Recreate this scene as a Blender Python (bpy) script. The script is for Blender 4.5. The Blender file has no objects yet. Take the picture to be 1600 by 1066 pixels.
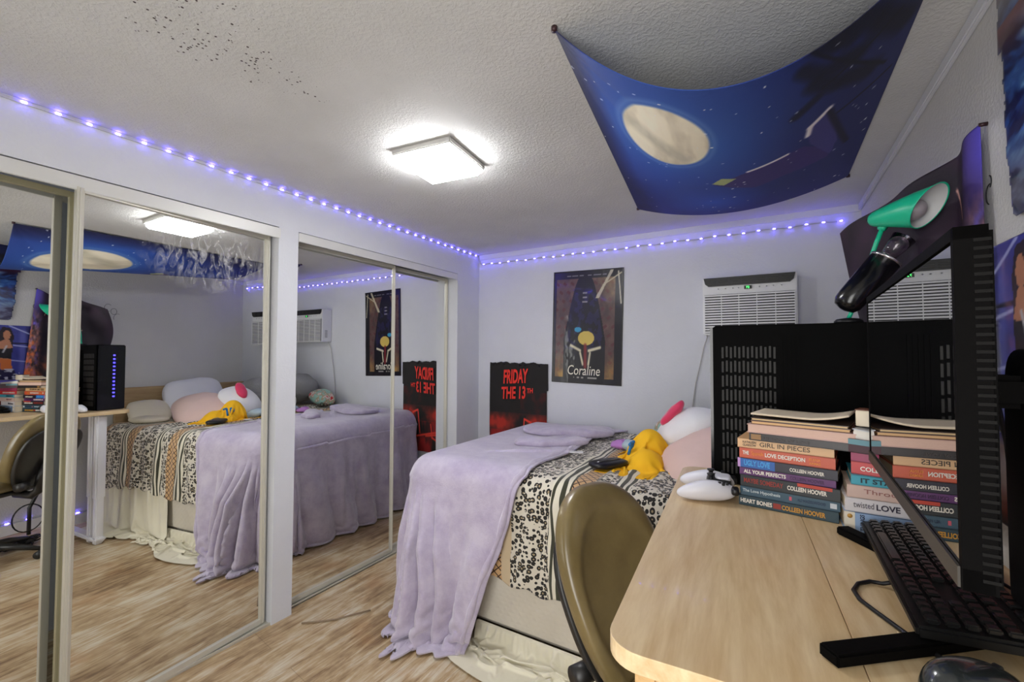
import bpy, bmesh, math, random
import numpy as np
from mathutils import Vector, Matrix, noise
random.seed(7); np.random.seed(7)
SC = bpy.context.scene
COL = SC.collection
PI = math.pi
R = math.radians

# ---------------------------------------------------------------- camera, world, exposure
cam = bpy.data.cameras.new('camera'); camo = bpy.data.objects.new('camera', cam); COL.objects.link(camo)
cr = Vector((0.86087845, 0.50879769, 0.00363466)); cu = Vector((0.01269104, -0.0286132, 0.99950999)); cf = Vector((-0.50865237, 0.86041048, 0.03108966))
m = Matrix((( cr.x, cu.x, -cf.x, 2.1385), (cr.y, cu.y, -cf.y, 0.0), (cr.z, cu.z, -cf.z, 1.344), (0, 0, 0, 1)))
camo.matrix_world = m
cam.sensor_width = 36; cam.lens = 680.52 / 1600 * 36; cam.clip_start = 0.01
SC.camera = camo
SC.view_settings.view_transform = 'Standard'; SC.view_settings.look = 'None'
SC.view_settings.exposure = 0.50; SC.view_settings.gamma = 1; SC.view_settings.use_curve_mapping = False
W = bpy.data.worlds.new('world'); SC.world = W; W.use_nodes = True
W.node_tree.nodes['Background'].inputs[0].default_value = (0.95, 0.97, 1.0, 1); W.node_tree.nodes['Background'].inputs[1].default_value = 0.9
LAMP_STRENGTH = 34.0      # ceiling panel
LED_STRENGTH = 34.0
# fill light added out of view behind the photographer, in the doorway opening
dl = bpy.data.lights.new('doorway_fill', 'AREA'); dl.shape = 'RECTANGLE'; dl.size = 1.0; dl.size_y = 1.7; dl.energy = 22; dl.color = (1.0, 0.98, 0.95)
dlo = bpy.data.objects.new('doorway_fill', dl); COL.objects.link(dlo); dlo.location = (1.75, -0.98, 1.15)
dlo.rotation_euler = (R(100), 0, R(8))

# room
XW, YB, ZC, YF = 2.59, 3.06, 2.19, -0.9
Z0, Z1 = 1.287, 1.393      # pillar between the closets
HD = 1.989

# ---------------------------------------------------------------- material helpers
def lin(c):
    out = []
    for v in c[:3]:
        v = v / 255.0
        out.append(v / 12.92 if v <= 0.04045 else ((v + 0.055) / 1.055) ** 2.4)
    return tuple(out) + (1.0,)
MATS = {}
class NT:
    def __init__(s, name):
        s.m = bpy.data.materials.new(name); s.m.use_nodes = True; s.t = s.m.node_tree; s.n = s.t.nodes; s.l = s.t.links
        s.b = s.n['Principled BSDF']
    def N(s, typ, **kw):
        n = s.n.new(typ)
        for k, v in kw.items():
            if k.startswith('i_'): n.inputs[k[2:].replace('_', ' ')].default_value = v
            else: setattr(n, k, v)
        return n
    def L(s, a, b): s.l.new(a, b)
    def coord(s, kind='Object', scale=(1, 1, 1), rot=(0, 0, 0), loc=(0, 0, 0)):
        tc = s.N('ShaderNodeTexCoord'); mp = s.N('ShaderNodeMapping')
        mp.inputs['Scale'].default_value = scale; mp.inputs['Rotation'].default_value = rot; mp.inputs['Location'].default_value = loc
        s.L(tc.outputs[kind], mp.inputs[0]); return mp.outputs[0]
    def noise(s, vec, scale, detail=4, rough=0.5, dist=0):
        n = s.N('ShaderNodeTexNoise'); n.inputs['Scale'].default_value = scale; n.inputs['Detail'].default_value = detail
        n.inputs['Roughness'].default_value = rough; n.inputs['Distortion'].default_value = dist
        if vec is not None: s.L(vec, n.inputs['Vector'])
        return n.outputs['Fac']
    def ramp(s, fac, stops, interp='LINEAR'):
        r = s.N('ShaderNodeValToRGB'); r.color_ramp.interpolation = interp
        e = r.color_ramp.elements
        while len(e) < len(stops): e.new(0.5)
        for i, (p, c) in enumerate(stops): e[i].position = p; e[i].color = c if len(c) == 4 else lin(c)
        s.L(fac, r.inputs[0]); return r.outputs[0]
    def mix(s, fac, a, b, mode='MIX'):
        n = s.N('ShaderNodeMix', data_type='RGBA', blend_type=mode)
        for v, i in ((fac, 0), (a, 6), (b, 7)):
            if isinstance(v, (int, float)): n.inputs[i].default_value = v
            elif isinstance(v, tuple): n.inputs[i].default_value = v
            else: s.L(v, n.inputs[i])
        return n.outputs[2]
    def math(s, op, a, b=None, c=None):
        n = s.N('ShaderNodeMath', operation=op)
        for i, v in enumerate((a, b, c)):
            if v is None: continue
            if isinstance(v, (int, float)): n.inputs[i].default_value = v
            else: s.L(v, n.inputs[i])
        return n.outputs[0]
    def bump(s, h, strength=0.3, dist=0.002):
        b = s.N('ShaderNodeBump'); b.inputs['Strength'].default_value = strength; b.inputs['Distance'].default_value = dist
        s.L(h, b.inputs['Height']); s.L(b.outputs[0], s.b.inputs['Normal'])
    def col(s, c):
        if isinstance(c, tuple): s.b.inputs['Base Color'].default_value = c
        else: s.L(c, s.b.inputs['Base Color'])
def mat(name, c, rough=0.5, metal=0.0, bump=None, var=0.06, vs=8.0, sheen=0, emit=None, coat=0, alpha=None, trans=0, spec=None):
    """procedural: base colour with a gentle noise variation and optional noise bump"""
    if name in MATS: return MATS[name]
    t = NT(name); c0 = lin(c)
    vec = t.coord('Object')
    f = t.noise(vec, vs, 3)
    a = tuple(min(1, v * (1 - var)) for v in c0[:3]) + (1,); b = tuple(min(1, v * (1 + var)) for v in c0[:3]) + (1,)
    t.col(t.mix(f, a, b))
    t.b.inputs['Roughness'].default_value = rough; t.b.inputs['Metallic'].default_value = metal
    if spec is not None: t.b.inputs['Specular IOR Level'].default_value = spec
    if sheen: t.b.inputs['Sheen Weight'].default_value = sheen; t.b.inputs['Sheen Roughness'].default_value = 0.4
    if coat: t.b.inputs['Coat Weight'].default_value = coat
    if trans: t.b.inputs['Transmission Weight'].default_value = trans
    if emit: t.b.inputs['Emission Color'].default_value = lin(emit[0]); t.b.inputs['Emission Strength'].default_value = emit[1]
    if bump: t.bump(t.noise(vec, bump[0], 5, 0.6), bump[1], bump[2] if len(bump) > 2 else 0.002)
    MATS[name] = t.m; return t.m
def m_painted(name, rough=0.8, coat=0, gloss=None):
    """surface print carried by the mesh colour attribute, with weave bump"""
    t = NT(name); a = t.N('ShaderNodeVertexColor', layer_name='Col')
    t.L(a.outputs[0], t.b.inputs['Base Color']); t.b.inputs['Roughness'].default_value = rough
    if coat: t.b.inputs['Coat Weight'].default_value = coat
    t.bump(t.noise(t.coord('Object'), gloss or 60, 3), 0.15, 0.002)
    return t.m

def oblique(o, tail_, z_, Ls_, k=.62):
    for v in o.data.vertices:
        q = v.co - tail_; a = q.dot(z_); h = (q - z_ * a).z
        if a > 0: v.co += z_ * (k * h * (a / Ls_) ** 2)
# ---------------------------------------------------------------- mesh helpers
class MB:
    def __init__(s): s.v = []; s.f = []; s.uv = None; s.smooth = []
    def add(s, vs, fs, smooth=False):
        o = len(s.v); s.v += [tuple(v) for v in vs]; s.f += [tuple(i + o for i in f) for f in fs]; s.smooth += [smooth] * len(fs); return s
    def box(s, c, d, rot=None, bev=0.0):
        hx, hy, hz = d[0] / 2, d[1] / 2, d[2] / 2
        if bev <= 0:
            vs = [Vector((x * hx, y * hy, z * hz)) for x in (-1, 1) for y in (-1, 1) for z in (-1, 1)]
            fs = [(0, 1, 3, 2), (4, 6, 7, 5), (0, 4, 5, 1), (2, 3, 7, 6), (0, 2, 6, 4), (1, 5, 7, 3)]
        else:
            bm = bmesh.new(); bmesh.ops.create_cube(bm, size=1)
            for v in bm.verts: v.co = Vector((v.co.x * d[0], v.co.y * d[1], v.co.z * d[2]))
            bmesh.ops.bevel(bm, geom=bm.edges[:], offset=bev, segments=2, affect='EDGES')
            bm.verts.index_update()
            vs = [v.co.copy() for v in bm.verts]; fs = [tuple(v.index for v in f.verts) for f in bm.faces]; bm.free()
        if rot is not None: vs = [rot @ v for v in vs]
        vs = [v + Vector(c) for v in vs]
        return s.add(vs, fs)
    def tube(s, pts, r, n=8, caps=True, closed=False):
        pts = [Vector(p) for p in pts]; rs = r if isinstance(r, (list, tuple)) else [r] * len(pts)
        vs = []; fs = []; prev = None; K = len(pts)
        for i, p in enumerate(pts):
            if closed: d = pts[(i + 1) % K] - pts[i - 1]
            else: d = (pts[min(i + 1, K - 1)] - pts[max(i - 1, 0)])
            d.normalize()
            if prev is None: x = d.orthogonal().normalized()
            else:
                x = prev - d * prev.dot(d); x = x.normalized() if x.length > 1e-6 else d.orthogonal().normalized()
            prev = x; y = d.cross(x)
            for k in range(n):
                a = 2 * PI * k / n; vs.append(p + (x * math.cos(a) + y * math.sin(a)) * rs[i])
        for i in range(K if closed else K - 1):
            j = (i + 1) % K
            for k in range(n): fs.append((i * n + k, i * n + (k + 1) % n, j * n + (k + 1) % n, j * n + k))
        if caps and not closed: fs.append(tuple(range(n))[::-1]); fs.append(tuple(range((K - 1) * n, K * n)))
        return s.add(vs, fs, True)
    def cyl(s, p0, p1, r0, r1=None, n=20):
        return s.tube([p0, p1], [r0, r0 if r1 is None else r1], n)
    def lathe(s, prof, c=(0, 0, 0), n=24, axis=None, closed_ends=True):
        """prof [(r,z)] about local z; axis: Matrix 3x3"""
        vs = []; fs = []
        for (r, z) in prof:
            for k in range(n):
                a = 2 * PI * k / n; v = Vector((r * math.cos(a), r * math.sin(a), z))
                if axis is not None: v = axis @ v
                vs.append(v + Vector(c))
        for i in range(len(prof) - 1):
            for k in range(n): fs.append((i * n + k, i * n + (k + 1) % n, (i + 1) * n + (k + 1) % n, (i + 1) * n + k))
        if closed_ends: fs.append(tuple(range(n))[::-1]); fs.append(tuple(range((len(prof) - 1) * n, len(prof) * n)))
        return s.add(vs, fs, True)
    def prism(s, poly, z0, z1):
        n = len(poly); vs = [(x, y, z0) for x, y in poly] + [(x, y, z1) for x, y in poly]
        fs = [tuple(range(n))[::-1], tuple(range(n, 2 * n))] + [(i, (i + 1) % n, n + (i + 1) % n, n + i) for i in range(n)]
        return s.add(vs, fs)
    def superell(s, rad, e1=1.0, e2=1.0, nu=32, nv=20, deform=None):
        """superellipsoid, z pole"""
        sg = lambda v, e: math.copysign(abs(v) ** e, v)
        vs = []; fs = []
        for j in range(nv + 1):
            ph = -PI / 2 + PI * j / nv
            for i in range(nu):
                th = 2 * PI * i / nu
                p = Vector((rad[0] * sg(math.cos(ph), e1) * sg(math.cos(th), e2), rad[1] * sg(math.cos(ph), e1) * sg(math.sin(th), e2), rad[2] * sg(math.sin(ph), e1)))
                if deform: p = Vector(deform(p))
                vs.append(p)
        for j in range(nv):
            for i in range(nu): fs.append((j * nu + i, j * nu + (i + 1) % nu, (j + 1) * nu + (i + 1) % nu, (j + 1) * nu + i))
        return s.add(vs, fs, True)
    def build(s, name, material, parent=None, shade=None, mods=None):
        me = bpy.data.meshes.new(name); me.from_pydata(s.v, [], s.f)
        me.polygons.foreach_set('use_smooth', [bool(x) if shade is None else shade for x in s.smooth])
        me.update(); o = bpy.data.objects.new(name, me); COL.objects.link(o)
        if material: me.materials.append(material)
        if parent is not None: o.parent = parent
        if mods: mods(o)
        return o
def rotz(a): return Matrix.Rotation(a, 3, 'Z')
def tag(o, label=None, cat=None, group=None, kind=None):
    if label: o['label'] = label
    if cat: o['category'] = cat
    if group: o['group'] = group
    if kind: o['kind'] = kind
    return o
def empty(name, loc=(0, 0, 0), rz=0.0, label=None, cat=None, group=None):
    o = bpy.data.objects.new(name, None); COL.objects.link(o); o.location = loc; o.rotation_euler = (0, 0, rz)
    o.empty_display_size = 0.05
    return tag(o, label, cat, group)
def struct(o): o['kind'] = 'structure'; return o
def bevel(w, seg=2):
    def f(o):
        b = o.modifiers.new('bevel', 'BEVEL'); b.width = w; b.segments = seg; b.limit_method = 'ANGLE'; b.angle_limit = R(40)
    return f
def grid_obj(name, P, material, parent=None, uv=None, cols=None, thick=0.0, flip=False, keep=None, smooth=True):
    """P: (n,m,3) array -> grid mesh; uv (n,m,2); cols (n,m,3) sRGB 0-255"""
    n, mm = P.shape[:2]; V = P.reshape(-1, 3)
    idx = np.arange(n * mm).reshape(n, mm)
    a = idx[:-1, :-1].ravel(); b = idx[1:, :-1].ravel(); c = idx[1:, 1:].ravel(); d = idx[:-1, 1:].ravel()
    F = np.stack([a, b, c, d], 1)
    if flip: F = F[:, ::-1]
    if keep is not None: F = F[keep[:-1, :-1].ravel()]
    me = bpy.data.meshes.new(name); me.from_pydata(V.tolist(), [], F.tolist())
    if uv is not None:
        l = me.uv_layers.new(name='UVMap'); U = uv.reshape(-1, 2)[F.ravel()]; l.data.foreach_set('uv', U.astype(np.float32).ravel())
    if cols is not None:
        ca = me.color_attributes.new('Col', 'FLOAT_COLOR', 'POINT'); x = np.clip(cols.reshape(-1, 3) / 255.0, 0, 1)
        x = np.where(x <= 0.04045, x / 12.92, ((x + 0.055) / 1.055) ** 2.4)
        ca.data.foreach_set('color', np.concatenate([x, np.ones((len(x), 1))], 1).astype(np.float32).ravel())
    me.polygons.foreach_set('use_smooth', [smooth] * len(F)); me.update()
    o = bpy.data.objects.new(name, me); COL.objects.link(o); me.materials.append(material)
    if parent is not None: o.parent = parent
    if thick:
        s = o.modifiers.new('thick', 'SOLIDIFY'); s.thickness = abs(thick); s.offset = -1 if thick > 0 else 1
    return o
def text_mesh(txt, size, material, name='lettering', parent=None, mtx=None, depth=0.0004, width=None, bold=0.0, align='LEFT', shear=0.0, height=None):
    c = bpy.data.curves.new('txt', 'FONT'); c.body = txt; c.size = size; c.extrude = depth; c.offset = bold; c.align_x = align; c.shear = shear
    c.resolution_u = 3
    o = bpy.data.objects.new('txt', c); COL.objects.link(o)
    dg = bpy.context.evaluated_depsgraph_get(); me = bpy.data.meshes.new_from_object(o.evaluated_get(dg))
    bpy.data.objects.remove(o); bpy.data.curves.remove(c)
    if len(me.vertices):
        xs = [v.co.x for v in me.vertices]; ys = [v.co.y for v in me.vertices]; w = max(xs) - min(xs); h = max(ys) - min(ys); x0 = min(xs); y0 = min(ys)
        kx = width / w if width else 1; ky = height / h if height else 1
        for v in me.vertices: v.co.x = (v.co.x - x0) * kx; v.co.y = (v.co.y - y0) * ky
    me.name = name; me.materials.clear(); me.materials.append(material)
    if mtx is not None: me.transform(mtx)
    ob = bpy.data.objects.new(name, me); COL.objects.link(ob)
    if parent is not None: ob.parent = parent
    return ob
def frame_mtx(o, x, y):
    x = Vector(x).normalized(); y = Vector(y).normalized(); z = x.cross(y)
    return Matrix(((x.x, y.x, z.x, o[0]), (x.y, y.y, z.y, o[1]), (x.z, y.z, z.z, o[2]), (0, 0, 0, 1)))
# vectorised value noise for paintings
def vnoise(X, Y, sc=1.0, seed=0, octv=4):
    rs = np.random.RandomState(seed); out = np.zeros_like(X, dtype=float); amp = 1; tot = 0; f = sc
    for _ in range(octv):
        G = rs.rand(64, 64); x = X * f; y = Y * f; xi = np.floor(x).astype(int); yi = np.floor(y).astype(int)
        fx = x - xi; fy = y - yi; fx = fx * fx * (3 - 2 * fx); fy = fy * fy * (3 - 2 * fy)
        g = lambda a, b: G[a % 64, b % 64]
        out += amp * ((g(xi, yi) * (1 - fx) + g(xi + 1, yi) * fx) * (1 - fy) + (g(xi, yi + 1) * (1 - fx) + g(xi + 1, yi + 1) * fx) * fy)
        tot += amp; amp *= 0.5; f *= 2
    return out / tot
def blend(base, col, a):
    a = np.clip(a, 0, 1)[..., None]; return base * (1 - a) + np.array(col, float) * a
def inpoly(X, Y, poly):
    r = np.zeros(X.shape, bool); n = len(poly); j = n - 1
    for i in range(n):
        xi, yi = poly[i]; xj, yj = poly[j]
        c = ((yi > Y) != (yj > Y)) & (X < (xj - xi) * (Y - yi) / (yj - yi + 1e-12) + xi); r ^= c; j = i
    return r
def seg(X, Y, a, b, w):
    a = np.array(a, float); b = np.array(b, float); d = b - a; L = (d ** 2).sum()
    t = np.clip(((X - a[0]) * d[0] + (Y - a[1]) * d[1]) / L, 0, 1)
    return np.clip(1.5 - np.hypot(X - a[0] - t * d[0], Y - a[1] - t * d[1]) / w, 0, 1)

# ================================================================= SETTING
# walls: orange-peel plaster
def m_wall(name, c, bs=0.25, sc=90, dist=0.003):
    t = NT(name); v = t.coord('Object'); c0 = lin(c)
    f = t.noise(v, 2.2, 5, 0.6); big = t.ramp(f, [(0.3, tuple(x * 0.94 for x in c0[:3]) + (1,)), (0.75, tuple(min(1, x * 1.04) for x in c0[:3]) + (1,))])
    t.col(big); t.b.inputs['Roughness'].default_value = 0.75
    h = t.ramp(t.noise(v, sc, 3, 0.5), [(0.42, (0, 0, 0, 1)), (0.62, (1, 1, 1, 1))])
    t.bump(h, bs, dist); return t.m
M_wall = m_wall('white_wall_paint', (212, 214, 219), 0.2, 70, 0.0015)
M_wallR = m_wall('stucco_wall_paint', (208, 207, 204), 0.3, 95, 0.002)
def m_ceiling():
    t = NT('ceiling_texture_paint'); v = t.coord('Object'); f = t.noise(v, 2.0, 4, 0.6)
    base = t.ramp(f, [(0.3, lin((196, 196, 193))), (0.7, lin((210, 210, 208)))])
    # mildew specks in a drifting patch
    vo = t.N('ShaderNodeTexVoronoi'); vo.inputs['Scale'].default_value = 75; t.L(v, vo.inputs['Vector'])
    dot = t.math('LESS_THAN', vo.outputs['Distance'], 0.25)
    pk = t.math('GREATER_THAN', t.noise(v, 46, 2), 0.52)
    sx = t.N('ShaderNodeSeparateXYZ'); t.L(v, sx.inputs[0])
    dx = t.math('ABSOLUTE', t.math('SUBTRACT', sx.outputs[0], 0.86)); dy = t.math('ABSOLUTE', t.math('SUBTRACT', sx.outputs[1], 0.55))
    d = t.math('ADD', t.math('MULTIPLY', dx, 5.0), t.math('MULTIPLY', dy, 1.9))
    reg = t.math('LESS_THAN', t.math('ADD', d, t.math('MULTIPLY', t.noise(v, 14, 3), 1.3)), 1.4)
    k = t.math('MULTIPLY', t.math('MULTIPLY', dot, pk), reg)
    t.col(t.mix(k, base, lin((70, 58, 58)))); t.b.inputs['Roughness'].default_value = 0.7
    h = t.ramp(t.noise(v, 95, 3, 0.55, 0.6), [(0.42, (0, 0, 0, 1)), (0.64, (1, 1, 1, 1))])
    t.bump(h, 0.35, 0.003); return t.m
def m_floor():
    t = NT('streaked_laminate'); v = t.coord('Object', (22, 3.2, 1), (0, 0, R(8)))
    v2 = t.coord('Object', (1, 1, 1), (0, 0, R(8)))
    a = t.noise(v, 1.0, 8, 0.68, 0.8); bblob = t.noise(v2, 2.4, 4, 0.6)
    v3 = t.coord('Object', (90, 7, 1), (0, 0, R(8))); fine = t.noise(v3, 1.0, 4, 0.7)
    f = t.math('ADD', t.math('ADD', t.math('MULTIPLY', a, 0.55), t.math('MULTIPLY', bblob, 0.5)), t.math('MULTIPLY', fine, 0.25))
    c = t.ramp(f, [(0.43, lin((76, 56, 38))), (0.54, lin((136, 108, 76))), (0.65, lin((186, 160, 122))), (0.76, lin((214, 204, 180)))])
    org = t.ramp(t.noise(v2, 3.7, 3, 0.5), [(0.56, (0, 0, 0, 1)), (0.72, (1, 1, 1, 1))])
    c = t.mix(t.math('MULTIPLY', org, 0.3), c, lin((186, 132, 80)))
    # plank joints
    br = t.N('ShaderNodeTexBrick'); br.inputs['Scale'].default_value = 1; br.inputs['Mortar Size'].default_value = 0.0015
    br.inputs['Brick Width'].default_value = 1.2; br.inputs['Row Height'].default_value = 0.19
    v4 = t.coord('Object', (1, 1, 1), (0, 0, R(98))); t.L(v4, br.inputs['Vector'])
    c = t.mix(t.math('MULTIPLY', br.outputs['Fac'], 0.35), c, lin((90, 66, 44)))
    t.col(c); t.b.inputs['Roughness'].default_value = 0.5
    t.bump(fine, 0.12, 0.001); return t.m
M_ceil = m_ceiling(); M_floor = m_floor()
struct(MB().box(((XW - 1.0) / 2, (YB + YF) / 2, -0.05), (XW + 1.6, YB - YF + 0.4, 0.1)).build('floor', M_floor))
struct(MB().box(((XW - 1.0) / 2, (YB + YF) / 2, ZC + 0.05), (XW + 1.6, YB - YF + 0.4, 0.1)).build('ceiling', M_ceil))
struct(MB().box(((XW - 1.0) / 2, YB + 0.06, ZC / 2), (XW + 1.4, 0.12, ZC)).build('wall_back', M_wall))
struct(MB().box((XW + 0.06, (YB + YF) / 2, ZC / 2), (0.12, YB - YF, ZC)).build('wall_right', M_wallR))
CX1 = 2.76   # far end of second closet opening
wl = MB()
wl.box((-0.06, (Z0 + Z1) / 2, HD / 2), (0.12, Z1 - Z0, HD))
wl.box((-0.06, (CX1 + YB) / 2, HD / 2), (0.12, YB - CX1, HD))
wl.box((-0.06, (YF + YB) / 2, (HD + ZC) / 2), (0.12, YB - YF, ZC - HD))
wl.box((-0.06, (YF - 0.42) / 2 + 0.0, HD / 2), (0.12, 0.0001 + (-0.42 - YF), HD))
struct(wl.build('wall_left', M_wall))
struct(MB().box((-0.75, (YB + YF) / 2, ZC / 2), (0.1, YB - YF, ZC)).build('wall_closet', M_wall))
wf = MB()   # unseen wall behind the photographer; doorway opening added to let light in
wf.box((0.55, YF - 0.06, ZC / 2), (1.3, 0.12, ZC)); wf.box((2.42, YF - 0.06, ZC / 2), (0.36, 0.12, ZC)); wf.box((1.72, YF - 0.06, (2.03 + ZC) / 2), (1.04, 0.12, ZC - 2.03))
struct(wf.build('wall_front', M_wall))
M_trim = mat('white_trim_paint', (222, 222, 220), 0.45)
struct(MB().box((1.3, YB - 0.006, 0.04), (2.58, 0.012, 0.08)).build('baseboard_back', M_trim))
struct(MB().box((XW - 0.006, 1.08, 0.04), (0.012, 3.9, 0.08)).build('baseboard_right', M_trim))
# plaster crown band on the back wall and right wall
struct(MB().box((1.3, YB - 0.006, ZC - 0.02), (2.58, 0.012, 0.04)).build('trim_1', M_wall))
struct(MB().box((XW - 0.008, 1.08, ZC - 0.018), (0.016, 3.94, 0.036), bev=0.004).build('trim_2', M_wall))

# ---- closet doors
M_alu = mat('cream_aluminium_frame', (205, 202, 190), 0.35, 0.3, var=0.03)
M_alud = mat('olive_worn_frame', (168, 162, 132), 0.4, 0.3, var=0.05)
M_fascia = mat('white_enamel_fascia', (214, 214, 210), 0.4, 0.1, var=0.03)
def m_mirror(name, haze=False):
    t = NT(name); t.b.inputs['Base Color'].default_value = (0.86, 0.87, 0.85, 1); t.b.inputs['Metallic'].default_value = 1; t.b.inputs['Roughness'].default_value = 0.0
    if haze:   # wiped grime smear near the top of the glass
        v = t.coord('Object'); sx = t.N('ShaderNodeSeparateXYZ'); t.L(v, sx.inputs[0])
        dy = t.math('DIVIDE', t.math('SUBTRACT', sx.outputs[1], 0.10), 0.30); dz = t.math('DIVIDE', t.math('SUBTRACT', sx.outputs[2], 1.78), 0.17)
        d = t.math('ADD', t.math('POWER', dy, 2), t.math('POWER', dz, 2))
        mask = t.math('MAXIMUM', t.math('SUBTRACT', 1.0, d), 0.0)
        nz = t.ramp(t.noise(t.coord('Object', (1, 2.2, 1), (R(35), 0, 0)), 13, 6, 0.65, 1.4), [(0.45, (0, 0, 0, 1)), (0.75, (1, 1, 1, 1))])
        fac = t.math('MULTIPLY', t.math('MULTIPLY', mask, nz), 0.8)
        dif = t.N('ShaderNodeBsdfDiffuse'); dif.inputs[0].default_value = (0.8, 0.8, 0.8, 1)
        ms = t.N('ShaderNodeMixShader'); t.L(fac, ms.inputs[0]); t.L(t.b.outputs[0], ms.inputs[1]); t.L(dif.outputs[0], ms.inputs[2])
        t.L(ms.outputs[0], t.n['Material Output'].inputs['Surface'])
    return t.m
M_mir = m_mirror('mirror_glass'); M_mirh = m_mirror('smeared_mirror_glass', True)
def mirror_door(n, y0, y1, xc, zt, zb, ang=0.0, tilt=0.0, fm=M_alu, mm=M_mir, swl=0.022, swr=0.022):
    """sliding door; local origin at door centre line; normal +x"""
    yc = (y0 + y1) / 2; h = zt - zb; w = y1 - y0
    e = empty('door_%d' % n, (xc, yc, 0)); e.rotation_euler = (0, -tilt, ang); e['kind'] = 'structure'
    f = MB()
    f.box((0.0, -w / 2 + swl / 2, zb + h / 2), (0.024, swl, h), bev=0.002); f.box((0.0, w / 2 - swr / 2, zb + h / 2), (0.024, swr, h), bev=0.002)
    f.box((0, 0, zb + 0.012), (0.022, w - swl - swr, 0.024)); f.box((0, 0, zt - 0.01), (0.022, w - swl - swr, 0.02))
    f.box((0.013, -w / 2 + swl * 0.5, zb + h / 2), (0.006, 0.005, h - 0.01)); f.box((0.013, w / 2 - swr * 0.5, zb + h / 2), (0.006, 0.005, h - 0.01))
    o = f.build('door_frame', fm, e)
    p = MB().box((-0.002, 0, zb + h / 2), (0.006, w - swl - swr, h - 0.04)).build('mirror_pane', mm, e)
    e2 = e
    return e
mirror_door(1, -0.21, 0.565, -0.062, 1.945, 0.012, 0.0727, 0.0074, M_alud)
mirror_door(2, 0.535, 1.287 - 0.012, -0.020, 1.945, 0.012, 0.0727, 0.0074, M_alu, M_mirh)
mirror_door(3, Z1 + 0.006, 2.155, -0.078, 1.952, 0.012, 0.0, 0.0, M_alu, M_mir, 0.02, 0.012)
mirror_door(4, 2.135, 2.755, -0.106, 1.952, 0.012, 0.0, 0.0, M_alu, M_mir, 0.02, 0.014)
# header fascias and floor tracks
struct(MB().box((-0.004, (YF + Z0) / 2 + 0.02, 1.958), (0.012, Z0 - YF - 0.02, 0.052), bev=0.002).build('trim_3', M_fascia))
struct(MB().box((-0.004, (Z1 + CX1) / 2, 1.962), (0.012, CX1 - Z1 - 0.004, 0.048), bev=0.002).build('trim_4', M_fascia))
M_track = mat('grey_metal_track', (120, 118, 112), 0.4, 0.6)
struct(MB().box((-0.055, (YF + Z0) / 2, 1.976), (0.1, Z0 - YF, 0.02)).build('trim_5', M_track))
struct(MB().box((-0.075, (Z1 + CX1) / 2, 1.98), (0.12, CX1 - Z1, 0.016)).build('trim_6', M_track))
def track(y0, y1, xc, n):
    t = MB(); t.box((xc, (y0 + y1) / 2, 0.003), (0.085, y1 - y0, 0.006))
    for dx in (-0.04, -0.002, 0.04): t.box((xc + dx, (y0 + y1) / 2, 0.007), (0.005, y1 - y0, 0.012))
    struct(t.build('trim_%d' % n, M_alu))
track(YF, Z0, -0.05, 7); track(Z1, CX1, -0.092, 8)

# ================================================================= CEILING LIGHT
M_base = mat('grey_lamp_base', (176, 174, 168), 0.5); M_diff = mat('lamp_diffuser_lit', (255, 255, 255), 0.4, emit=((251, 252, 255), LAMP_STRENGTH))
cl = empty('ceiling_light', (0.93, 1.43, ZC), R(6), 'square white flush ceiling light switched on', 'ceiling light')
MB().box((0, 0, -0.012), (0.285, 0.285, 0.024), bev=0.004).build('base', M_base, cl)
MB().box((0, 0, -0.038), (0.262, 0.262, 0.030), bev=0.010).build('diffuser', M_diff, cl)

# ================================================================= LED STRIP
M_led = mat('violet_led', (120, 110, 255), 0.4, emit=((98, 84, 255), LED_STRENGTH))
M_ledc = mat('led_lens', (235, 235, 255), 0.3, emit=((200, 195, 255), 6.0))
M_strip = mat('clear_strip_tape', (190, 190, 188), 0.5)
led = empty('led_strip', (0.0, YB, ZC), 0, 'violet led strip light running round the top of the closet wall and back wall', 'led strip')
tp = MB().box((0.0035, (YB + YF) / 2 - YB, -0.010), (0.005, YB - YF - 0.01, 0.010))
tp.tube([(0.008, -0.01, -0.012), (0.012, -0.012, -0.03), (0.02, -0.016, -0.07), (0.05, -0.016, -0.082)], 0.004, 6)
tp.build('tape', M_strip, led)
sag = [(0.04 + i * 0.02, -0.016, -0.082 - 0.006 * math.sin(PI * i / 122) + 0.003 * math.sin(i * .5)) for i in range(123)]
MB().tube(sag, 0.003, 5).build('tape', M_strip, led)
lm = bpy.data.meshes.new('led_bulb')
_b = MB().box((0, 0, 0), (0.006, 0.014, 0.007), bev=0.0015); _o = _b.build('led_bulb', M_led, led); lm = _o.data
first = True; cnt = 0
for k in range(-12, 33):
    y = 0.4805 + 0.0812 * k
    if y > YB - 0.03 or y < -0.5: continue
    o = _o if first else _o.copy()
    if not first: COL.objects.link(o)
    first = False; o.parent = led; o.location = (0.0095, y - YB, -0.010); cnt += 1
_b2 = MB().box((0, 0, 0), (0.014, 0.006, 0.007), bev=0.0015).build('led_bulb', M_led, led)
first = True
for k in range(31):
    x = 0.06 + 0.0812 * k
    if x > XW - 0.03: continue
    o = _b2 if first else _b2.copy()
    if not first: COL.objects.link(o)
    first = False
    i = (x - 0.04) / 0.02; o.location = (x, -0.0205, -0.082 - 0.006 * math.sin(PI * i / 122) + 0.003 * math.sin(i * .5))
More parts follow.
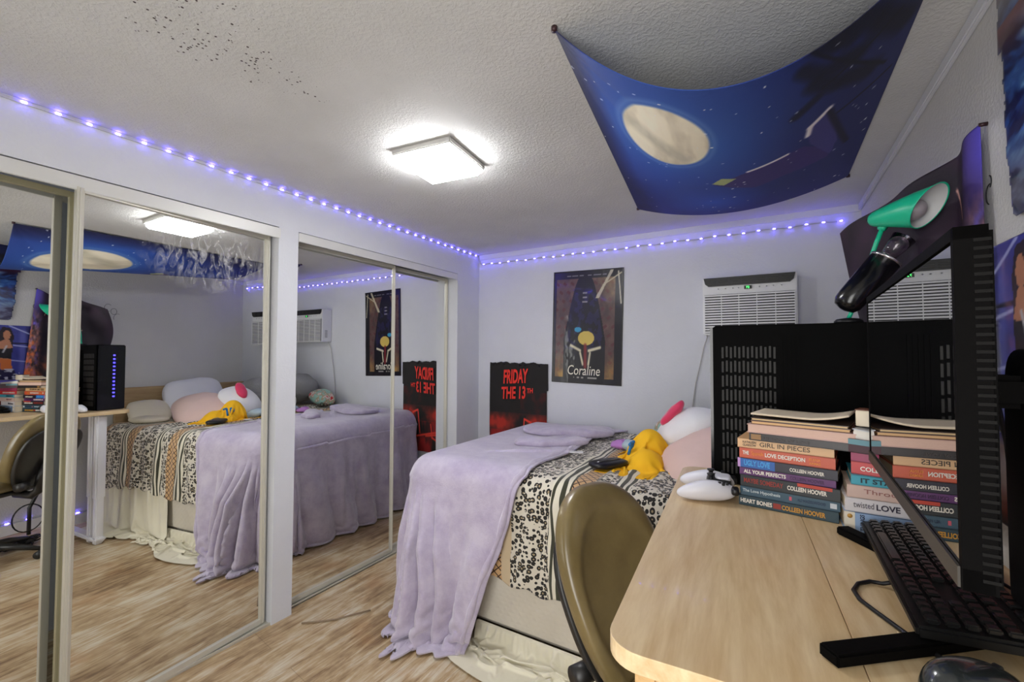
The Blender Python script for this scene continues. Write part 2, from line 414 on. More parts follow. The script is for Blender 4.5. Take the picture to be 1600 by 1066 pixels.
# strip along the skirting under the desk
led2 = empty('led_strip', (XW, 0, 0.085), 0, 'violet led strip light along the skirting under the desk', 'led strip')
MB().box((-0.004, 1.2, 0.004), (0.008, 3.0, 0.008)).build('tape', M_strip, led2)
_b3 = MB().box((-0.010, 0, 0.004), (0.006, 0.022, 0.008), bev=0.0015).build('led_bulb', M_led, led2); first = True
for k in range(13):
    o = _b3 if first else _b3.copy()
    if not first: COL.objects.link(o)
    first = False; o.location = (0, 0.75 + 0.115 * k, 0)

# ================================================================= PRINTS ON THE BACK WALL
M_print = m_painted('glossy_print', 0.3, 0.4, 9); M_clothprint = m_painted('cloth_print', 0.85)
def paint_grid(n, mm): return np.meshgrid(np.linspace(0, 1, n), np.linspace(0, 1, mm), indexing='ij')
# dark film poster (u right, v up)
U, V = paint_grid(150, 230); x0, x1, z0, z1, tl = 0.6985, 1.2454, 1.1295, 1.9739, 0.0255
C0 = np.zeros(U.shape + (3,)) + np.array([12, 10, 22.])
C0 = blend(C0, (38, 30, 92), vnoise(U, V, 3, 5) * np.clip(1.2 - np.hypot(U - .1, V - .85) * 2, 0, 1) * 1.6)
hw = 0.10 + 0.20 * np.clip((0.92 - V) / 0.55, 0, 1) ** 0.75      # dark bell shape in the middle
dd = np.abs(U - 0.47); out = (dd > hw) & (dd < 0.42) & (V < 0.93) & (V > 0.05)
tex = vnoise(U, V, 14, 8, 3); rings = np.abs(((U * 9 + np.sin(V * 7)) % 1) - .5) + np.abs(((V * 13) % 1) - .5)
mau = blend(C0, (122, 92, 84), 0.45 + 0.5 * tex); mau = blend(mau, (88, 44, 52), (rings < 0.28) * 0.9); mau = blend(mau, (168, 132, 70), np.clip((0.28 - V) * 5, 0, 1) * tex * 1.4)
mau = blend(mau, (150, 126, 78), np.clip((V - .6) * 2, 0, 1) * np.clip((U - .6) * 4, 0, 1) * tex * 1.5)
C0 = np.where(out[..., None], mau, C0)
C0 = blend(C0, (46, 40, 104), ((dd < hw * .9) & (V > .3) & (V < .8)) * (vnoise(U, V, 20, 3) > .55) * .5)
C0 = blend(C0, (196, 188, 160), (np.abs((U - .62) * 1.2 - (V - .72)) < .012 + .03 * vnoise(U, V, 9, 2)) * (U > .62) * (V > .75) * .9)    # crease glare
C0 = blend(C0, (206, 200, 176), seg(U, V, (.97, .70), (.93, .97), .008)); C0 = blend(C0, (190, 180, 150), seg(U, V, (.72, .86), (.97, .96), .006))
C0 = blend(C0, (205, 180, 92), np.hypot((U - .5) / .115, (V - .40) / .062) < 1)      # plain round lantern motif
for a, b in (((.28, .335), (.42, .29)), ((.70, .32), (.54, .29)), ((.42, .27), (.46, .17)), ((.56, .27), (.54, .17))): C0 = blend(C0, (214, 206, 176), seg(U, V, a, b, .013))
C0 = blend(C0, (120, 34, 40), seg(U, V, (.49, .33), (.495, .15), .022)); C0 = blend(C0, (60, 150, 190), np.hypot((U - .38) / .05, (V - .475) / .022) < 1)
C0 = blend(C0, (150, 146, 150), (np.abs(V - .955) < .005) * (U > .2) * (U < .78) * (vnoise(U * 40, V, 1, 9, 1) > .4) * .8); C0 = blend(C0, (190, 186, 176), (np.abs(V - .052) < .005) * (U > .33) * (U < .66) * (np.abs(U - .5) > .03) * (vnoise(U * 40, V, 1, 10, 1) > .35) * .8)
for v_ in (.80, .76, .72): C0 = blend(C0, (170, 166, 170), (np.abs(V - v_) < .006) * (np.abs(U - .47) < .03 + .01 * (v_ < .73)) * .8)
C0 = blend(C0, (26, 22, 20), (U < .02) | (U > .98) | (V < .012) | (V > .988))
cx, cz = (x0 + x1) / 2, (z0 + z1) / 2; hx, hz = (x1 - x0) / 2, (z1 - z0) / 2
def pw(u, v, y=0.0):
    dx = (u * 2 - 1) * hx; dz = (v * 2 - 1) * hz
    return (cx + dx * math.cos(tl) + dz * math.sin(tl), y, cz + dz * math.cos(tl) - dx * math.sin(tl))
P = np.zeros(U.shape + (3,)); dx = (U * 2 - 1) * hx; dz = (V * 2 - 1) * hz
P[..., 0] = cx + dx * math.cos(tl) + dz * math.sin(tl); P[..., 2] = cz + dz * math.cos(tl) - dx * math.sin(tl)
P[..., 1] = YB - 0.004 - 0.004 * vnoise(U, V, 4, 11) - 0.006 * np.clip(U - .85, 0, 1) * np.clip(V - .8, 0, 1) * 20
po = grid_obj('film_poster', P, M_print, None, cols=C0, thick=0.0015); tag(po, 'glossy dark blue film poster with a cream title, taped to the back wall', 'poster')
M_cream = mat('cream_print', (235, 230, 212), 0.6)
ax = Vector(pw(1, 0)) - Vector(pw(0, 0)); ay = Vector(pw(0, 1)) - Vector(pw(0, 0))
def ptext(t, u, v, wu, hv, m, **k):
    text_mesh(t, 0.1, m, 'lettering', po, frame_mtx((pw(u, v)[0], YB - 0.0145, pw(u, v)[2]), ax, ay), width=wu * 2 * hx, height=hv * 2 * hz, **k)
ptext('Coraline', .25, .075, .46, .085, M_cream, shear=0.15)
# black tee with red film title pinned flat
U, V = paint_grid(120, 190); x0, x1, z0, z1 = 0.128, 0.662, 0.454, 1.296
C1 = np.zeros(U.shape + (3,)) + np.array([30, 27, 26.]); nz = vnoise(U, V, 5, 21)
C1 = blend(C1, (176, 44, 30), np.clip(nz - .34, 0, 1) * 4 * ((V < .5) & (V > .32)) * np.clip(1.1 - np.abs(V - .4) * 8, 0, 1))
C1 = blend(C1, (150, 28, 26), np.clip(vnoise(U * 2, V, 4, 22) - .36, 0, 1) * 4 * (V < .33)); C1 = blend(C1, (96, 22, 20), np.clip(vnoise(U, V, 7, 24) - .5, 0, 1) * 3 * ((V < .7) & (V > .45) & (U > .55)))
for a, b in (((.05, .24), (.9, .13)), ((.30, .17), (.34, .30)), ((.15, .2), (.45, .17)), ((.58, .2), (.62, .44)), ((.78, .18), (.74, .42)), ((.62, .45), (.74, .42)), ((.74, .28), (.88, .38)), ((.06, .1), (.3, .16))):
    C1 = blend(C1, (236, 66, 48), seg(U, V, a, b, .010))
C1 = blend(C1, (205, 70, 50), seg(U, V, (.78, .30), (.9, .39), .022))
C1 = blend(C1, (235, 120, 100), np.hypot((U - .08) / .07, (V - .09) / .03) < 1)
edge = 0.018 * vnoise(U * 6, V * 0, 1.7, 31)
P = np.zeros(U.shape + (3,)); P[..., 0] = x0 + (x1 - x0) * (0.5 + (U - .5) * (1 - 0.045 * (V < .72) * (U > .5) - .0 * V)); P[..., 2] = z0 + (z1 - z0) * V - edge * (V > .97) * 2
P[..., 1] = YB - 0.014 - 0.006 * np.sin(U * 9 + V * 3) * (1 - V * .4) - 0.004 * vnoise(U, V, 8, 5)
te = grid_obj('hanging_t_shirt', P, M_clothprint, None, cols=C1, thick=0.002); tag(te, 'black and red film title t-shirt pinned flat above the foot of the bed', 't-shirt')
M_red = mat('red_print', (228, 48, 34), 0.7)
def tt(t, u, v, w, h):
    text_mesh(t, 0.1, M_red, 'lettering', te, frame_mtx((x0 + u * (x1 - x0), YB - 0.0285, z0 + v * (z1 - z0)), (1, 0, 0.06), (0.04, 0, 1)), width=w * (x1 - x0), height=h * (z1 - z0), bold=0.003)
tt('FRIDAY', .26, .775, .42, .135); tt('THE 13', .22, .625, .42, .12); tt('TH', .665, .695, .10, .045)

# ================================================================= AIR CONDITIONER
M_ac = mat('white_ac_plastic', (226, 227, 228), 0.4, var=0.02); M_acd = mat('black_louver', (22, 22, 24), 0.35); M_slot = mat('slot_shadow_plastic', (60, 60, 62), 0.6)
ac = empty('air_conditioner', (1.783, YB, 1.471), 0, 'white through-wall air conditioner with black louvre and green display', 'air conditioner')
AW, AH, AD = 0.496, 0.352, 0.13
MB().box((AW / 2, -AD / 2 + 0.005, AH / 2 - 0.0), (AW, AD - 0.01, AH), bev=0.006).build('body', M_ac, ac)
lou = MB(); n = 14; pl = []
for i in range(n + 1):
    a = PI / 2 + PI * i / n / 1; pl.append((0.022 + 0.022 * math.cos(a), AH - 0.028 + 0.026 * math.sin(a)))
pts = [(0.008, AH - 0.004), (AW - 0.008, AH - 0.004), (AW - 0.016, AH - 0.04), (AW - 0.035, AH - 0.056), (0.035, AH - 0.056), (0.016, AH - 0.04)]
vs = [(x, -AD - 0.003, z) for x, z in pts] + [(x, -AD + 0.02, z) for x, z in pts]
lou.add(vs, [(0, 1, 2, 3, 4, 5)[::-1], (6, 7, 8, 9, 10, 11)] + [(i, (i + 1) % 6, 6 + (i + 1) % 6, 6 + i) for i in range(6)])
lo = lou.build('louver', M_acd, ac)
vn = MB(); M_olive = mat('dark_vane', (48, 48, 40), 0.5)
for c in range(7):
    for r in range(3): vn.box((0.05 + 0.066 * c, -AD - 0.005, AH - 0.019 - 0.013 * r), (0.05, 0.004, 0.004))
vn.build('vane', M_olive, lo)
gr = MB()
for i in range(15): gr.box((AW / 2, -AD + 0.001, 0.016 + i * 0.0158), (AW - 0.02, 0.008, 0.0085))
for c in range(6): gr.box((0.012 + (AW - 0.024) * c / 5, -AD + 0.002, 0.125), (0.004, 0.006, 0.235))
MB().box((AW / 2, -AD + 0.006, 0.127), (AW - 0.02, 0.006, 0.235)).build('grille_recess', M_slot, ac)
gr.build('grille', M_ac, ac)
M_disp = mat('green_display', (10, 30, 14), 0.2); M_dig = mat('green_digits', (90, 255, 110), 0.4, emit=((70, 255, 110), 2.5))
dp = MB().box((0.25, -AD - 0.001, AH - 0.073), (0.04, 0.003, 0.02)).build('display', M_disp, ac)
text_mesh('72', 0.02, M_dig, 'lettering', dp, frame_mtx((0.24, -AD - 0.0035, AH - 0.079), (1, 0, 0), (0, 0, 1)), width=0.018, height=0.012)
bt = MB()
for bx in (.09, .13, .17, .20, .31, .345, .38, .42): bt.cyl((bx, -AD - 0.0015, AH - 0.073), (bx, -AD + 0.003, AH - 0.073), 0.004, n=8)
bt.build('buttons', mat('grey_buttons', (176, 178, 182), 0.5), ac)
sv = MB()
for i in range(7): sv.box((-0.001, -0.07, 0.05 + i * 0.012), (0.003, 0.03, 0.004))
sv.build('side_vent', M_slot, ac)
M_cordw = mat('grey_cord', (186, 184, 182), 0.5)
pc = [(1.80, YB - .03, 1.475), (1.79, YB - .02, 1.44), (1.775, YB - .012, 1.40), (1.755, YB - .012, 1.3), (1.725, YB - .012, 1.17), (1.70, YB - .012, 1.0), (1.685, YB - .012, .85), (1.683, YB - .012, .70)]
tag(MB().tube(pc, 0.0035, 6).build('power_cord', M_cordw), 'thin grey cord hanging down the wall from the air conditioner', 'cord')

# ================================================================= BED
M_head = None
def m_wood(name, a, b, scale=(1, 12, 12), rot=(0, 0, 0), rough=0.45, sharp=1.0, coat=0.1):
    t = NT(name); v = t.coord('Object', scale, rot); n1 = t.noise(v, 1.3, 6, 0.6, 1.6); n2 = t.noise(t.coord('Object', tuple(s * 4 for s in scale), rot), 2.0, 4, 0.6)
    f = t.math('ADD', t.math('MULTIPLY', n1, 0.7), t.math('MULTIPLY', n2, 0.3))
    t.col(t.ramp(f, [(0.36, lin(a)), (0.62, lin(b))])); t.b.inputs['Roughness'].default_value = rough; t.b.inputs['Coat Weight'].default_value = coat
    t.bump(n2, 0.05, 0.001); return t.m
M_head = m_wood('oak_headboard', (150, 118, 82), (192, 166, 124), (6, 1.0, 9))
M_blk = mat('black_painted_metal', (26, 26, 28), 0.45, 0.4)
M_matt = None
def m_quilt():
    t = NT('quilted_mattress_ticking'); t.b.inputs['Roughness'].default_value = 0.45; v = t.coord('Object')
    t.col(t.ramp(t.noise(v, 3, 4), [(0.3, lin((206, 198, 182))), (0.7, lin((222, 216, 202)))]))
    w1 = t.N('ShaderNodeTexWave', bands_direction='DIAGONAL'); w1.inputs['Scale'].default_value = 16; w1.inputs['Distortion'].default_value = 1.5; t.L(t.coord('Object', (1, 1, 1)), w1.inputs['Vector'])
    w2 = t.N('ShaderNodeTexWave', bands_direction='DIAGONAL'); w2.inputs['Scale'].default_value = 16; w2.inputs['Distortion'].default_value = 1.5; t.L(t.coord('Object', (-1, 1, 1)), w2.inputs['Vector'])
    t.bump(t.math('MAXIMUM', w1.outputs['Fac'], w2.outputs['Fac']), 0.35, 0.003); t.b.inputs['Sheen Weight'].default_value = 0.3; return t.m
M_matt = m_quilt()
bed = empty('bed', (1.5, 2.38, 0), 0, 'full-size bed with oak headboard against the back corner', 'bed')
def B(x, y, z): return (x - 1.5, y - 2.38, z)
MB().box(B(1.53, 2.385, .60), (1.98, 1.29, .27), bev=0.05).build('mattress', M_matt, bed)
MB().box(B(1.53, 2.39, .27), (1.98, 1.29, .40), bev=0.03).build('box_spring', M_matt, bed)
MB().box(B(2.545, 2.46, .815), (.035, 1.16, .53), bev=0.004).build('headboard', M_head, bed)
fr = MB(); fr.box(B(1.5, 1.80, .09), (1.9, .03, .03)); fr.box(B(1.5, 3.0, .09), (1.9, .03, .03)); fr.box(B(2.51, 2.38, .48), (.03, 1.24, .05)); fr.box(B(2.51, 1.79, .30), (.04, .05, .46)); fr.box(B(2.51, 2.99, .30), (.04, .05, .46))
fr.build('bed_frame', M_blk, bed)
for (x, y) in ((.6, 1.8), (.6, 2.96), (1.5, 1.8), (2.45, 1.8), (2.45, 2.96)): MB().cyl(B(x, y, 0), B(x, y, .09), .02, n=12).build('leg', M_blk, bed)

BX0, BY0, BZ = 0.52, 1.74, 0.765       # top plane edges of the bedding
def drape(A_, B_, top, Rr=0.09, flare=0.10, fold=None, floor_z=0.012, x0=BX0, y0=BY0):
    """flat cloth coords -> draped position over the foot/near edges of the bed"""
    xi, yi = x0 + Rr, y0 + Rr
    cxx = np.maximum(A_, xi); cyy = np.maximum(B_, yi); ox = A_ - cxx; oy = B_ - cyy; r = np.hypot(ox, oy)
    ux = np.where(r > 1e-6, ox / np.maximum(r, 1e-6), 0); uy = np.where(r > 1e-6, oy / np.maximum(r, 1e-6), 0)
    q = Rr * PI / 2; th = np.clip(r / Rr, 0, PI / 2); over = np.maximum(r - q, 0)
    outw = Rr * np.sin(th) + over * flare; z = top - Rr * (1 - np.cos(th)) - over * np.sqrt(1 - flare ** 2)
    if fold is not None: outw = outw + fold(cxx, cyy, ux, uy, over)
    ex = np.maximum(floor_z - z, 0); z = np.maximum(z, floor_z); outw = outw + ex * 0.75
    return cxx + ux * outw, cyy + uy * outw, z, over, ex
def cloth(X, F, steps=120, iters=10, th=0.0, box=True, bend=.12, damp=.96, extra=None, ymax=3.045, mu=.6, zfloor=.012, shear=.5, grav=1.2):
    """position-based cloth relaxed under gravity against the bed block, floor and walls; F = flat coords giving rest lengths"""
    X = X.copy(); Pv = X.copy(); dt = 1 / 60.
    n, m_ = X.shape[:2]
    def rest(a, b): return np.linalg.norm(F[a] - F[b], axis=-1)
    cons = []
    def addc(a0, a1, b0, b1, k, step):
        pass
    sl_ = slice
    def pair(di, dj, k, only=0):
        for pi in ((0, 1) if di else (0,)):
            for pj in ((0, 1) if (dj and not di) else (0,)):
                ii = np.arange(0, n - abs(di)); jj = np.arange(0, m_ - abs(dj))
                if di: ii = ii[(ii // abs(di)) % 2 == pi]
                elif dj: jj = jj[(jj // abs(dj)) % 2 == pj]
                I, J = np.meshgrid(ii, jj, indexing='ij')
                if dj < 0: A = (I, J - dj); Bx = (I + di, J)
                else: A = (I, J); Bx = (I + di, J + dj)
                L0 = np.linalg.norm(F[A] - F[Bx], axis=-1); cons.append((A, Bx, L0, k, only))
    pair(1, 0, 1.); pair(0, 1, 1.); pair(1, 1, shear); pair(1, -1, shear); pair(2, 0, bend); pair(0, 2, bend)
    hx, hy = (2.52 - BX0) / 2, (3.2 - BY0) / 2; bc = np.array([BX0 + hx, BY0 + hy, BZ / 2]); rr = .07; hb = np.array([hx - rr, hy - rr, BZ / 2 - rr])
    for st in range(steps):
        V = (X - Pv) * damp; sp = np.linalg.norm(V, axis=-1, keepdims=True); V = V * np.minimum(1, .02 / np.maximum(sp, 1e-9)); Pv = X.copy(); X = X + V; X[..., 2] -= grav * dt * dt
        for it in range(iters):
            for A, Bx, L0, k, only in cons:
                a = X[A]; b = X[Bx]; d = b - a; L = np.sqrt((d * d).sum(-1)) + 1e-9
                c = (.5 * k * (L - L0) / L)[..., None] * d; X[A] = a + c; X[Bx] = b - c
            if it % 2 == 1 or it == iters - 1:
                cont = np.zeros(X.shape[:2], bool)
                if box:
                    q = X - bc; aq = np.abs(q) - hb; mq = np.maximum(aq, 0); ln = np.sqrt((mq * mq).sum(-1)); inside = ln < 1e-9
                    nrm = np.sign(q) * mq / np.maximum(ln, 1e-9)[..., None]; dist = ln - rr
                    up = np.zeros_like(X); up[..., 2] = 1; nrm = np.where(inside[..., None], up, nrm); dist = np.where(inside, aq[..., 2] - rr, dist)
                    hit = dist < th; X = X + np.where(hit, th - dist, 0)[..., None] * nrm; cont |= hit
                if extra is not None: X, h2 = extra(X); cont |= h2
                hf = X[..., 2] < zfloor; X[..., 2] = np.maximum(X[..., 2], zfloor); cont |= hf
                X[..., 1] = np.minimum(X[..., 1], ymax); X[..., 0] = np.clip(X[..., 0], .03, 2.50)
                Pv = np.where(cont[..., None], Pv + (X - Pv) * mu, Pv)
    return X
def sub1(o):
    s_ = o.modifiers.new('sub', 'SUBSURF'); s_.levels = 1; s_.render_levels = 1
def fleece(name, c1, c2, sheen=0.6, bs=0.5):
    t = NT(name); v = t.coord('Object'); f = t.noise(v, 9, 6, 0.7); t.col(t.ramp(f, [(0.35, lin(c1)), (0.65, lin(c2))]))
    t.b.inputs['Roughness'].default_value = 0.9; t.b.inputs['Sheen Weight'].default_value = sheen; t.b.inputs['Sheen Roughness'].default_value = 0.5
    t.bump(t.noise(v, 160, 4, 0.7), bs, 0.004); return t.m
M_lilac = fleece('lilac_fleece', (174, 162, 187), (198, 189, 206))
def interp(x, pts): return np.interp(x, [p[0] for p in pts], [p[1] for p in pts])
# --- comforter
def m_comf():
    t = NT('animal_print_comforter'); tc = t.N('ShaderNodeTexCoord'); uvn = tc.outputs['UV']
    sx = t.N('ShaderNodeSeparateXYZ'); t.L(uvn, sx.inputs[0]); u, v = sx.outputs[0], sx.outputs[1]
    wob = t.math('MULTIPLY', t.math('SUBTRACT', t.noise(uvn, 9, 2), .5), .03)
    uu = t.math('ADD', u, wob); ph = t.ramp(t.math('DIVIDE', t.math('ADD', uu, -0.90), 1.5), [((x - .9) / 1.5, (v_, v_, v_, 1)) for x, v_ in ((.9, .8), (1.09, 1.), (1.13, 0.), (1.32, .6), (1.40, .8), (1.49, 0.), (1.57, .6), (1.64, 0.), (1.90, .8), (1.99, .6), (2.08, 0.), (2.28, .8))], 'CONSTANT')
    # leopard rosettes
    vo = t.N('ShaderNodeTexVoronoi'); vo.inputs['Scale'].default_value = 50; vo.inputs['Randomness'].default_value = 0.62; 
    dv = t.mix(0.012, uvn, t.N('ShaderNodeTexNoise', i_Scale=40.0).outputs['Color']); t.L(uvn, vo.inputs['Vector'])
    d = vo.outputs['Distance']; ring = t.math('MULTIPLY', t.math('GREATER_THAN', d, 0.22), t.math('LESS_THAN', d, 0.53))
    br = t.math('GREATER_THAN', t.noise(uvn, 70, 1), 0.33); ring = t.math('MULTIPLY', ring, br)
    leo = t.mix(t.math('LESS_THAN', d, .24), lin((214, 207, 190)), lin((160, 142, 110))); leo = t.mix(ring, leo, lin((30, 28, 24)))
    # zebra strip
    zb = t.N('ShaderNodeTexWave', bands_direction='X'); zb.inputs['Scale'].default_value = 11; zb.inputs['Distortion'].default_value = 5; zb.inputs['Detail'].default_value = 1; zb.inputs['Detail Scale'].default_value = 1.2
    mp = t.N('ShaderNodeMapping'); mp.inputs['Scale'].default_value = (1, .35, 1); t.L(uvn, mp.inputs[0]); t.L(mp.outputs[0], zb.inputs['Vector'])
    zeb = t.mix(t.math('GREATER_THAN', zb.outputs['Fac'], .5), lin((56, 56, 40)), lin((222, 216, 196)))
    # tan lattice strip
    k1 = t.math('ABSOLUTE', t.math('SUBTRACT', t.math('FRACT', t.math('MULTIPLY', t.math('ADD', u, v), 26)), .5)); k2 = t.math('ABSOLUTE', t.math('SUBTRACT', t.math('FRACT', t.math('MULTIPLY', t.math('SUBTRACT', u, v), 26)), .5))
    lat = t.math('MAXIMUM', t.math('LESS_THAN', k1, .09), t.math('LESS_THAN', k2, .09)); lati = t.mix(lat, lin((196, 158, 112)), lin((64, 44, 34)))
    c = t.mix(t.math('GREATER_THAN', ph, 0.4), leo, zeb); c = t.mix(t.math('GREATER_THAN', ph, 0.7), c, lati)
    c = t.mix(t.math('GREATER_THAN', ph, 0.90), c, lin((204, 184, 152)))
    t.col(c); t.b.inputs['Roughness'].default_value = 0.95; t.b.inputs['Sheen Weight'].default_value = 0.25
    t.bump(t.noise(uvn, 260, 3), 0.4, 0.003); return t.m
M_comf = m_comf()
n1, n2 = 110, 120
S, T = np.meshgrid(np.linspace(0, 1, n1), np.linspace(0, 1, n2), indexing='ij')
Aa = 0.84 + S * (2.34 - 0.84); low = 0.375 + 0.012 * np.sin(Aa * 40) + 0.02 * np.sin(Aa * 6); Bb = (BY0 + .09 - .141 - low) * (1 - T) + 3.03 * T
X_, Y_, Z_, ov, ex = drape(Aa, Bb, BZ + 0.03, 0.09, 0.04)
rs = np.random.RandomState(2); X0 = np.stack([X_, Y_, Z_], -1); X0[..., 2] += .02 * (vnoise(Aa, Bb, 6, 41, 3) - .5); X0[..., 1] -= (ov > 0) * .02 * vnoise(Aa, Bb, 8, 42, 3)
Fl = np.stack([Aa * 1.05, Bb * .99, 0 * Aa], -1)
Xc = cloth(X0, Fl, 60, 9, th=.016, bend=.35, mu=.85, grav=.5)
Xc[..., 2] += (Xc[..., 2] > .74) * .012 * (vnoise(Aa, Bb, 9, 43, 3))
co = grid_obj('comforter', Xc, M_comf, uv=np.stack([Aa, Bb], -1)); sub1(co); _s = co.modifiers.new('thick', 'SOLIDIFY'); _s.thickness = .014; _s.offset = 1
tag(co, 'leopard and zebra print comforter spread across the bed', 'comforter')
# --- white sheet over the side, rumpled on the floor
M_sheet = mat('cream_cotton_sheet', (226, 220, 198), 0.85, bump=(30, 0.3, 0.004), sheen=0.2)
n1, n2 = 80, 70
S, T = np.meshgrid(np.linspace(0, 1, n1), np.linspace(0, 1, n2), indexing='ij')
Aa = 1.52 + S * (2.36 - 1.52); Bb = BY0 + .04 - (.28 + T * (.50 + .22 * S))
X_, Y_, Z_, ov, ex = drape(Aa, Bb, BZ + 0.012, 0.05, 0.05, None, 0.02)
X0 = np.stack([X_, Y_, Z_], -1); X0[..., 1] -= .02 * vnoise(Aa, Bb, 9, 44, 3)
def hold(X):
    X[:, 0] = X0[:, 0]; return X, np.zeros(X.shape[:2], bool)
Xs = cloth(X0, np.stack([Aa * 1.16, Bb * 1.0, 0 * Aa], -1), 70, 8, th=.006, bend=.12, extra=hold)
so = grid_obj('bed_sheet', Xs, M_sheet); sub1(so); tag(so, 'cream bed sheet hanging off the head end of the bed to the floor', 'sheet')
# rumpled strip of sheet lying along the foot of the mattress side
n1, n2 = 110, 46
S, T = np.meshgrid(np.linspace(0, 1, n1), np.linspace(0, 1, n2), indexing='ij')
X0 = np.stack([.93 + S * .78, 1.735 - .15 * (1 - T) - .04 * np.sin(S * 6) * (1 - T), .02 + .07 * T ** 2 + .07 * vnoise(S * 3, T, 4, 45, 3) * (1 - T) ** .5], -1)
def hold2(X):
    X[..., 1] = np.minimum(X[..., 1], 1.728); X[:, -1] = X0[:, -1]; return X, np.zeros(X.shape[:2], bool)
Xs = cloth(X0, np.stack([S * .90, T * .36, 0 * S], -1), 60, 8, th=.0, box=False, bend=.10, extra=hold2)
so = grid_obj('crumpled_sheet', Xs, M_sheet); sub1(so); tag(so, 'crumpled cream cloth lying on the floor against the bed', 'sheet')
def crumple(p, amp, sc, seed=0):
    n = noise.noise_vector((p + Vector((seed, seed * 2, 0))) * sc); r = noise.noise((p + Vector((seed, 3, 1))) * sc * 2.4)
    return p + n * amp + p.normalized() * r * amp * .6
# --- lilac blanket
n1, n2 = 125, 165
S, T = np.meshgrid(np.linspace(0, 1, n1), np.linspace(0, 1, n2), indexing='ij')
Bb = (BY0 + .09 - .141 - 0.76 - .07 * np.exp(-((S - .78) / .09) ** 2)) * (1 - T) + 3.03 * T
ed = BY0 - Bb     # >0 below the near edge
ar = np.where(ed > 0, interp(ed, [(0, 1.18), (.2, 1.12), (.4, 1.04), (.75, .95), (.95, .92)]), interp(Bb, [(1.7, 1.20), (1.9, 1.17), (2.2, 1.21), (2.6, 1.18), (2.9, 1.22), (3.05, 1.30)]))
a0 = BX0 + .09 - .141 - 0.70
Aa = a0 + (ar - a0) * S
_dx = np.maximum(BX0 + .09 - Aa, 0); _dy = np.maximum(BY0 + .09 - Bb, 0); _f = np.where(_dx > 0, np.minimum(1, .90 / np.maximum(np.hypot(_dx, _dy), 1e-6)), 1)
Aa = np.where(_dx > 0, BX0 + .09 - _dx * _f, Aa); Bb = np.where(_dx > 0, np.where(_dy > 0, BY0 + .09 - _dy * _f, Bb), Bb)
cornw = np.exp(-((Aa - .45) / .35) ** 2) * (Bb < 2.2)
X_, Y_, Z_, ov, ex = drape(Aa, Bb, BZ + 0.07, 0.13, 0.07 + .13 * cornw)
Z_ = Z_ - .045 * np.clip((.85 - Aa) / .4, 0, 1) * (ov <= 0)
Y_ = Y_ - np.clip(ov / .1, 0, 1) * .035
k_ = np.clip(ov / .26, 0, 1) ** 1.2; near = (Bb < BY0 + .09) & (Aa > BX0 + .05); foot = (Aa < BX0 + .09) & (Bb > BY0 + .05); corn = ~near & ~foot & (ov > 0)
aw = Aa + .02 * np.sin(Bb * 9) + .05 * (ov - .3) * np.sin(Aa * 7)
deep = np.exp(-((Aa - .66) / .17) ** 2)
fn = (.11 * deep * np.abs(np.sin((aw - .5) * PI / .085)) + .06 * (1 - deep) * np.abs(np.sin((aw + .22 * ov) * PI / .19)) + .012 * vnoise(Aa, Bb, 12, 57, 3)) * k_
bw = Bb + .03 * np.sin(Aa * 8) + .05 * np.sin(Bb * 5) * ov
ff = (.065 * np.abs(np.sin(bw * PI / .21)) + .03 * np.abs(np.sin(bw * PI / .13)) * np.exp(-((Bb - 2.85) / .2) ** 2)) * k_
ang = np.arctan2(-(Bb - BY0 - .09), -(Aa - BX0 - .09)); fc = .09 * np.abs(np.sin(ang * 6 + .4)) * k_ - .05 * k_
ux_, uy_ = -np.cos(ang), -np.sin(ang)
Y_ = Y_ - near * fn + corn * uy_ * fc; X_ = X_ - foot * ff + corn * ux_ * fc
X_ = np.maximum(X_, .04)
rid = .030 * np.exp(-((Bb - 2.25 - .9 * (Aa - .9)) / .03) ** 2) + .024 * np.exp(-((Bb - 2.42 - .8 * (Aa - .9)) / .028) ** 2) + .020 * np.exp(-((Bb - 2.02 - .6 * (Aa - .9)) / .025) ** 2)
Z_ = Z_ + (ov <= 0) * (.03 * vnoise(Aa, Bb, 6, 51, 3) + rid * np.clip((Aa - .72) * 4, 0, 1))
Z_ = Z_ + (ex > 0) * np.clip(ex * 8, 0, 1) * .07 * vnoise(Aa, Bb, 16, 58, 2)
X0 = np.stack([X_, Y_, Z_], -1)
Xb = cloth(X0, X0 * 1.015, 22, 9, th=.046, bend=.25, mu=.85, damp=.92, grav=1.2)
bl = grid_obj('throw_blanket', Xb, M_lilac); sub1(bl); _s = bl.modifiers.new('thick', 'SOLIDIFY'); _s.thickness = .010; _s.offset = 1
tag(bl, 'lilac fleece throw blanket draped over the foot of the bed onto the floor', 'blanket')
# folded-back tongue of the blanket near the wall, and the doubled hem
def tong(p):
    w_ = noise.noise(Vector((p.x * 5, p.y * 9, 1.3))) * .016 + noise.noise(Vector((p.x * 12, p.y * 20, 4))) * .006
    e_ = .03 * noise.noise(Vector((p.x * 6, 2.2, .5))); a_ = .28
    q = Vector((p.x, p.y + e_, p.z + (w_ if p.z > 0 else 0)))
    return Vector((0.98 + q.x * math.cos(a_) - q.y * math.sin(a_), 2.70 + q.x * math.sin(a_) + q.y, .842 + q.z))
MB().superell((.30, .15, .028), .55, .7, 80, 20, tong).build('folded_edge', M_lilac, bl)
def tong2(p):
    w_ = noise.noise(Vector((p.x * 7, p.y * 12, 7.3))) * .014; a_ = .62
    q = Vector((p.x, p.y + .025 * noise.noise(Vector((p.x * 9, 1, 3))), p.z + (w_ if p.z > 0 else 0)))
    return Vector((1.04 + q.x * math.cos(a_) - q.y * math.sin(a_), 2.32 + q.x * math.sin(a_) + q.y, .836 + q.z))
MB().superell((.22, .055, .024), .6, .7, 70, 18, tong2).build('folded_edge', M_lilac, bl)
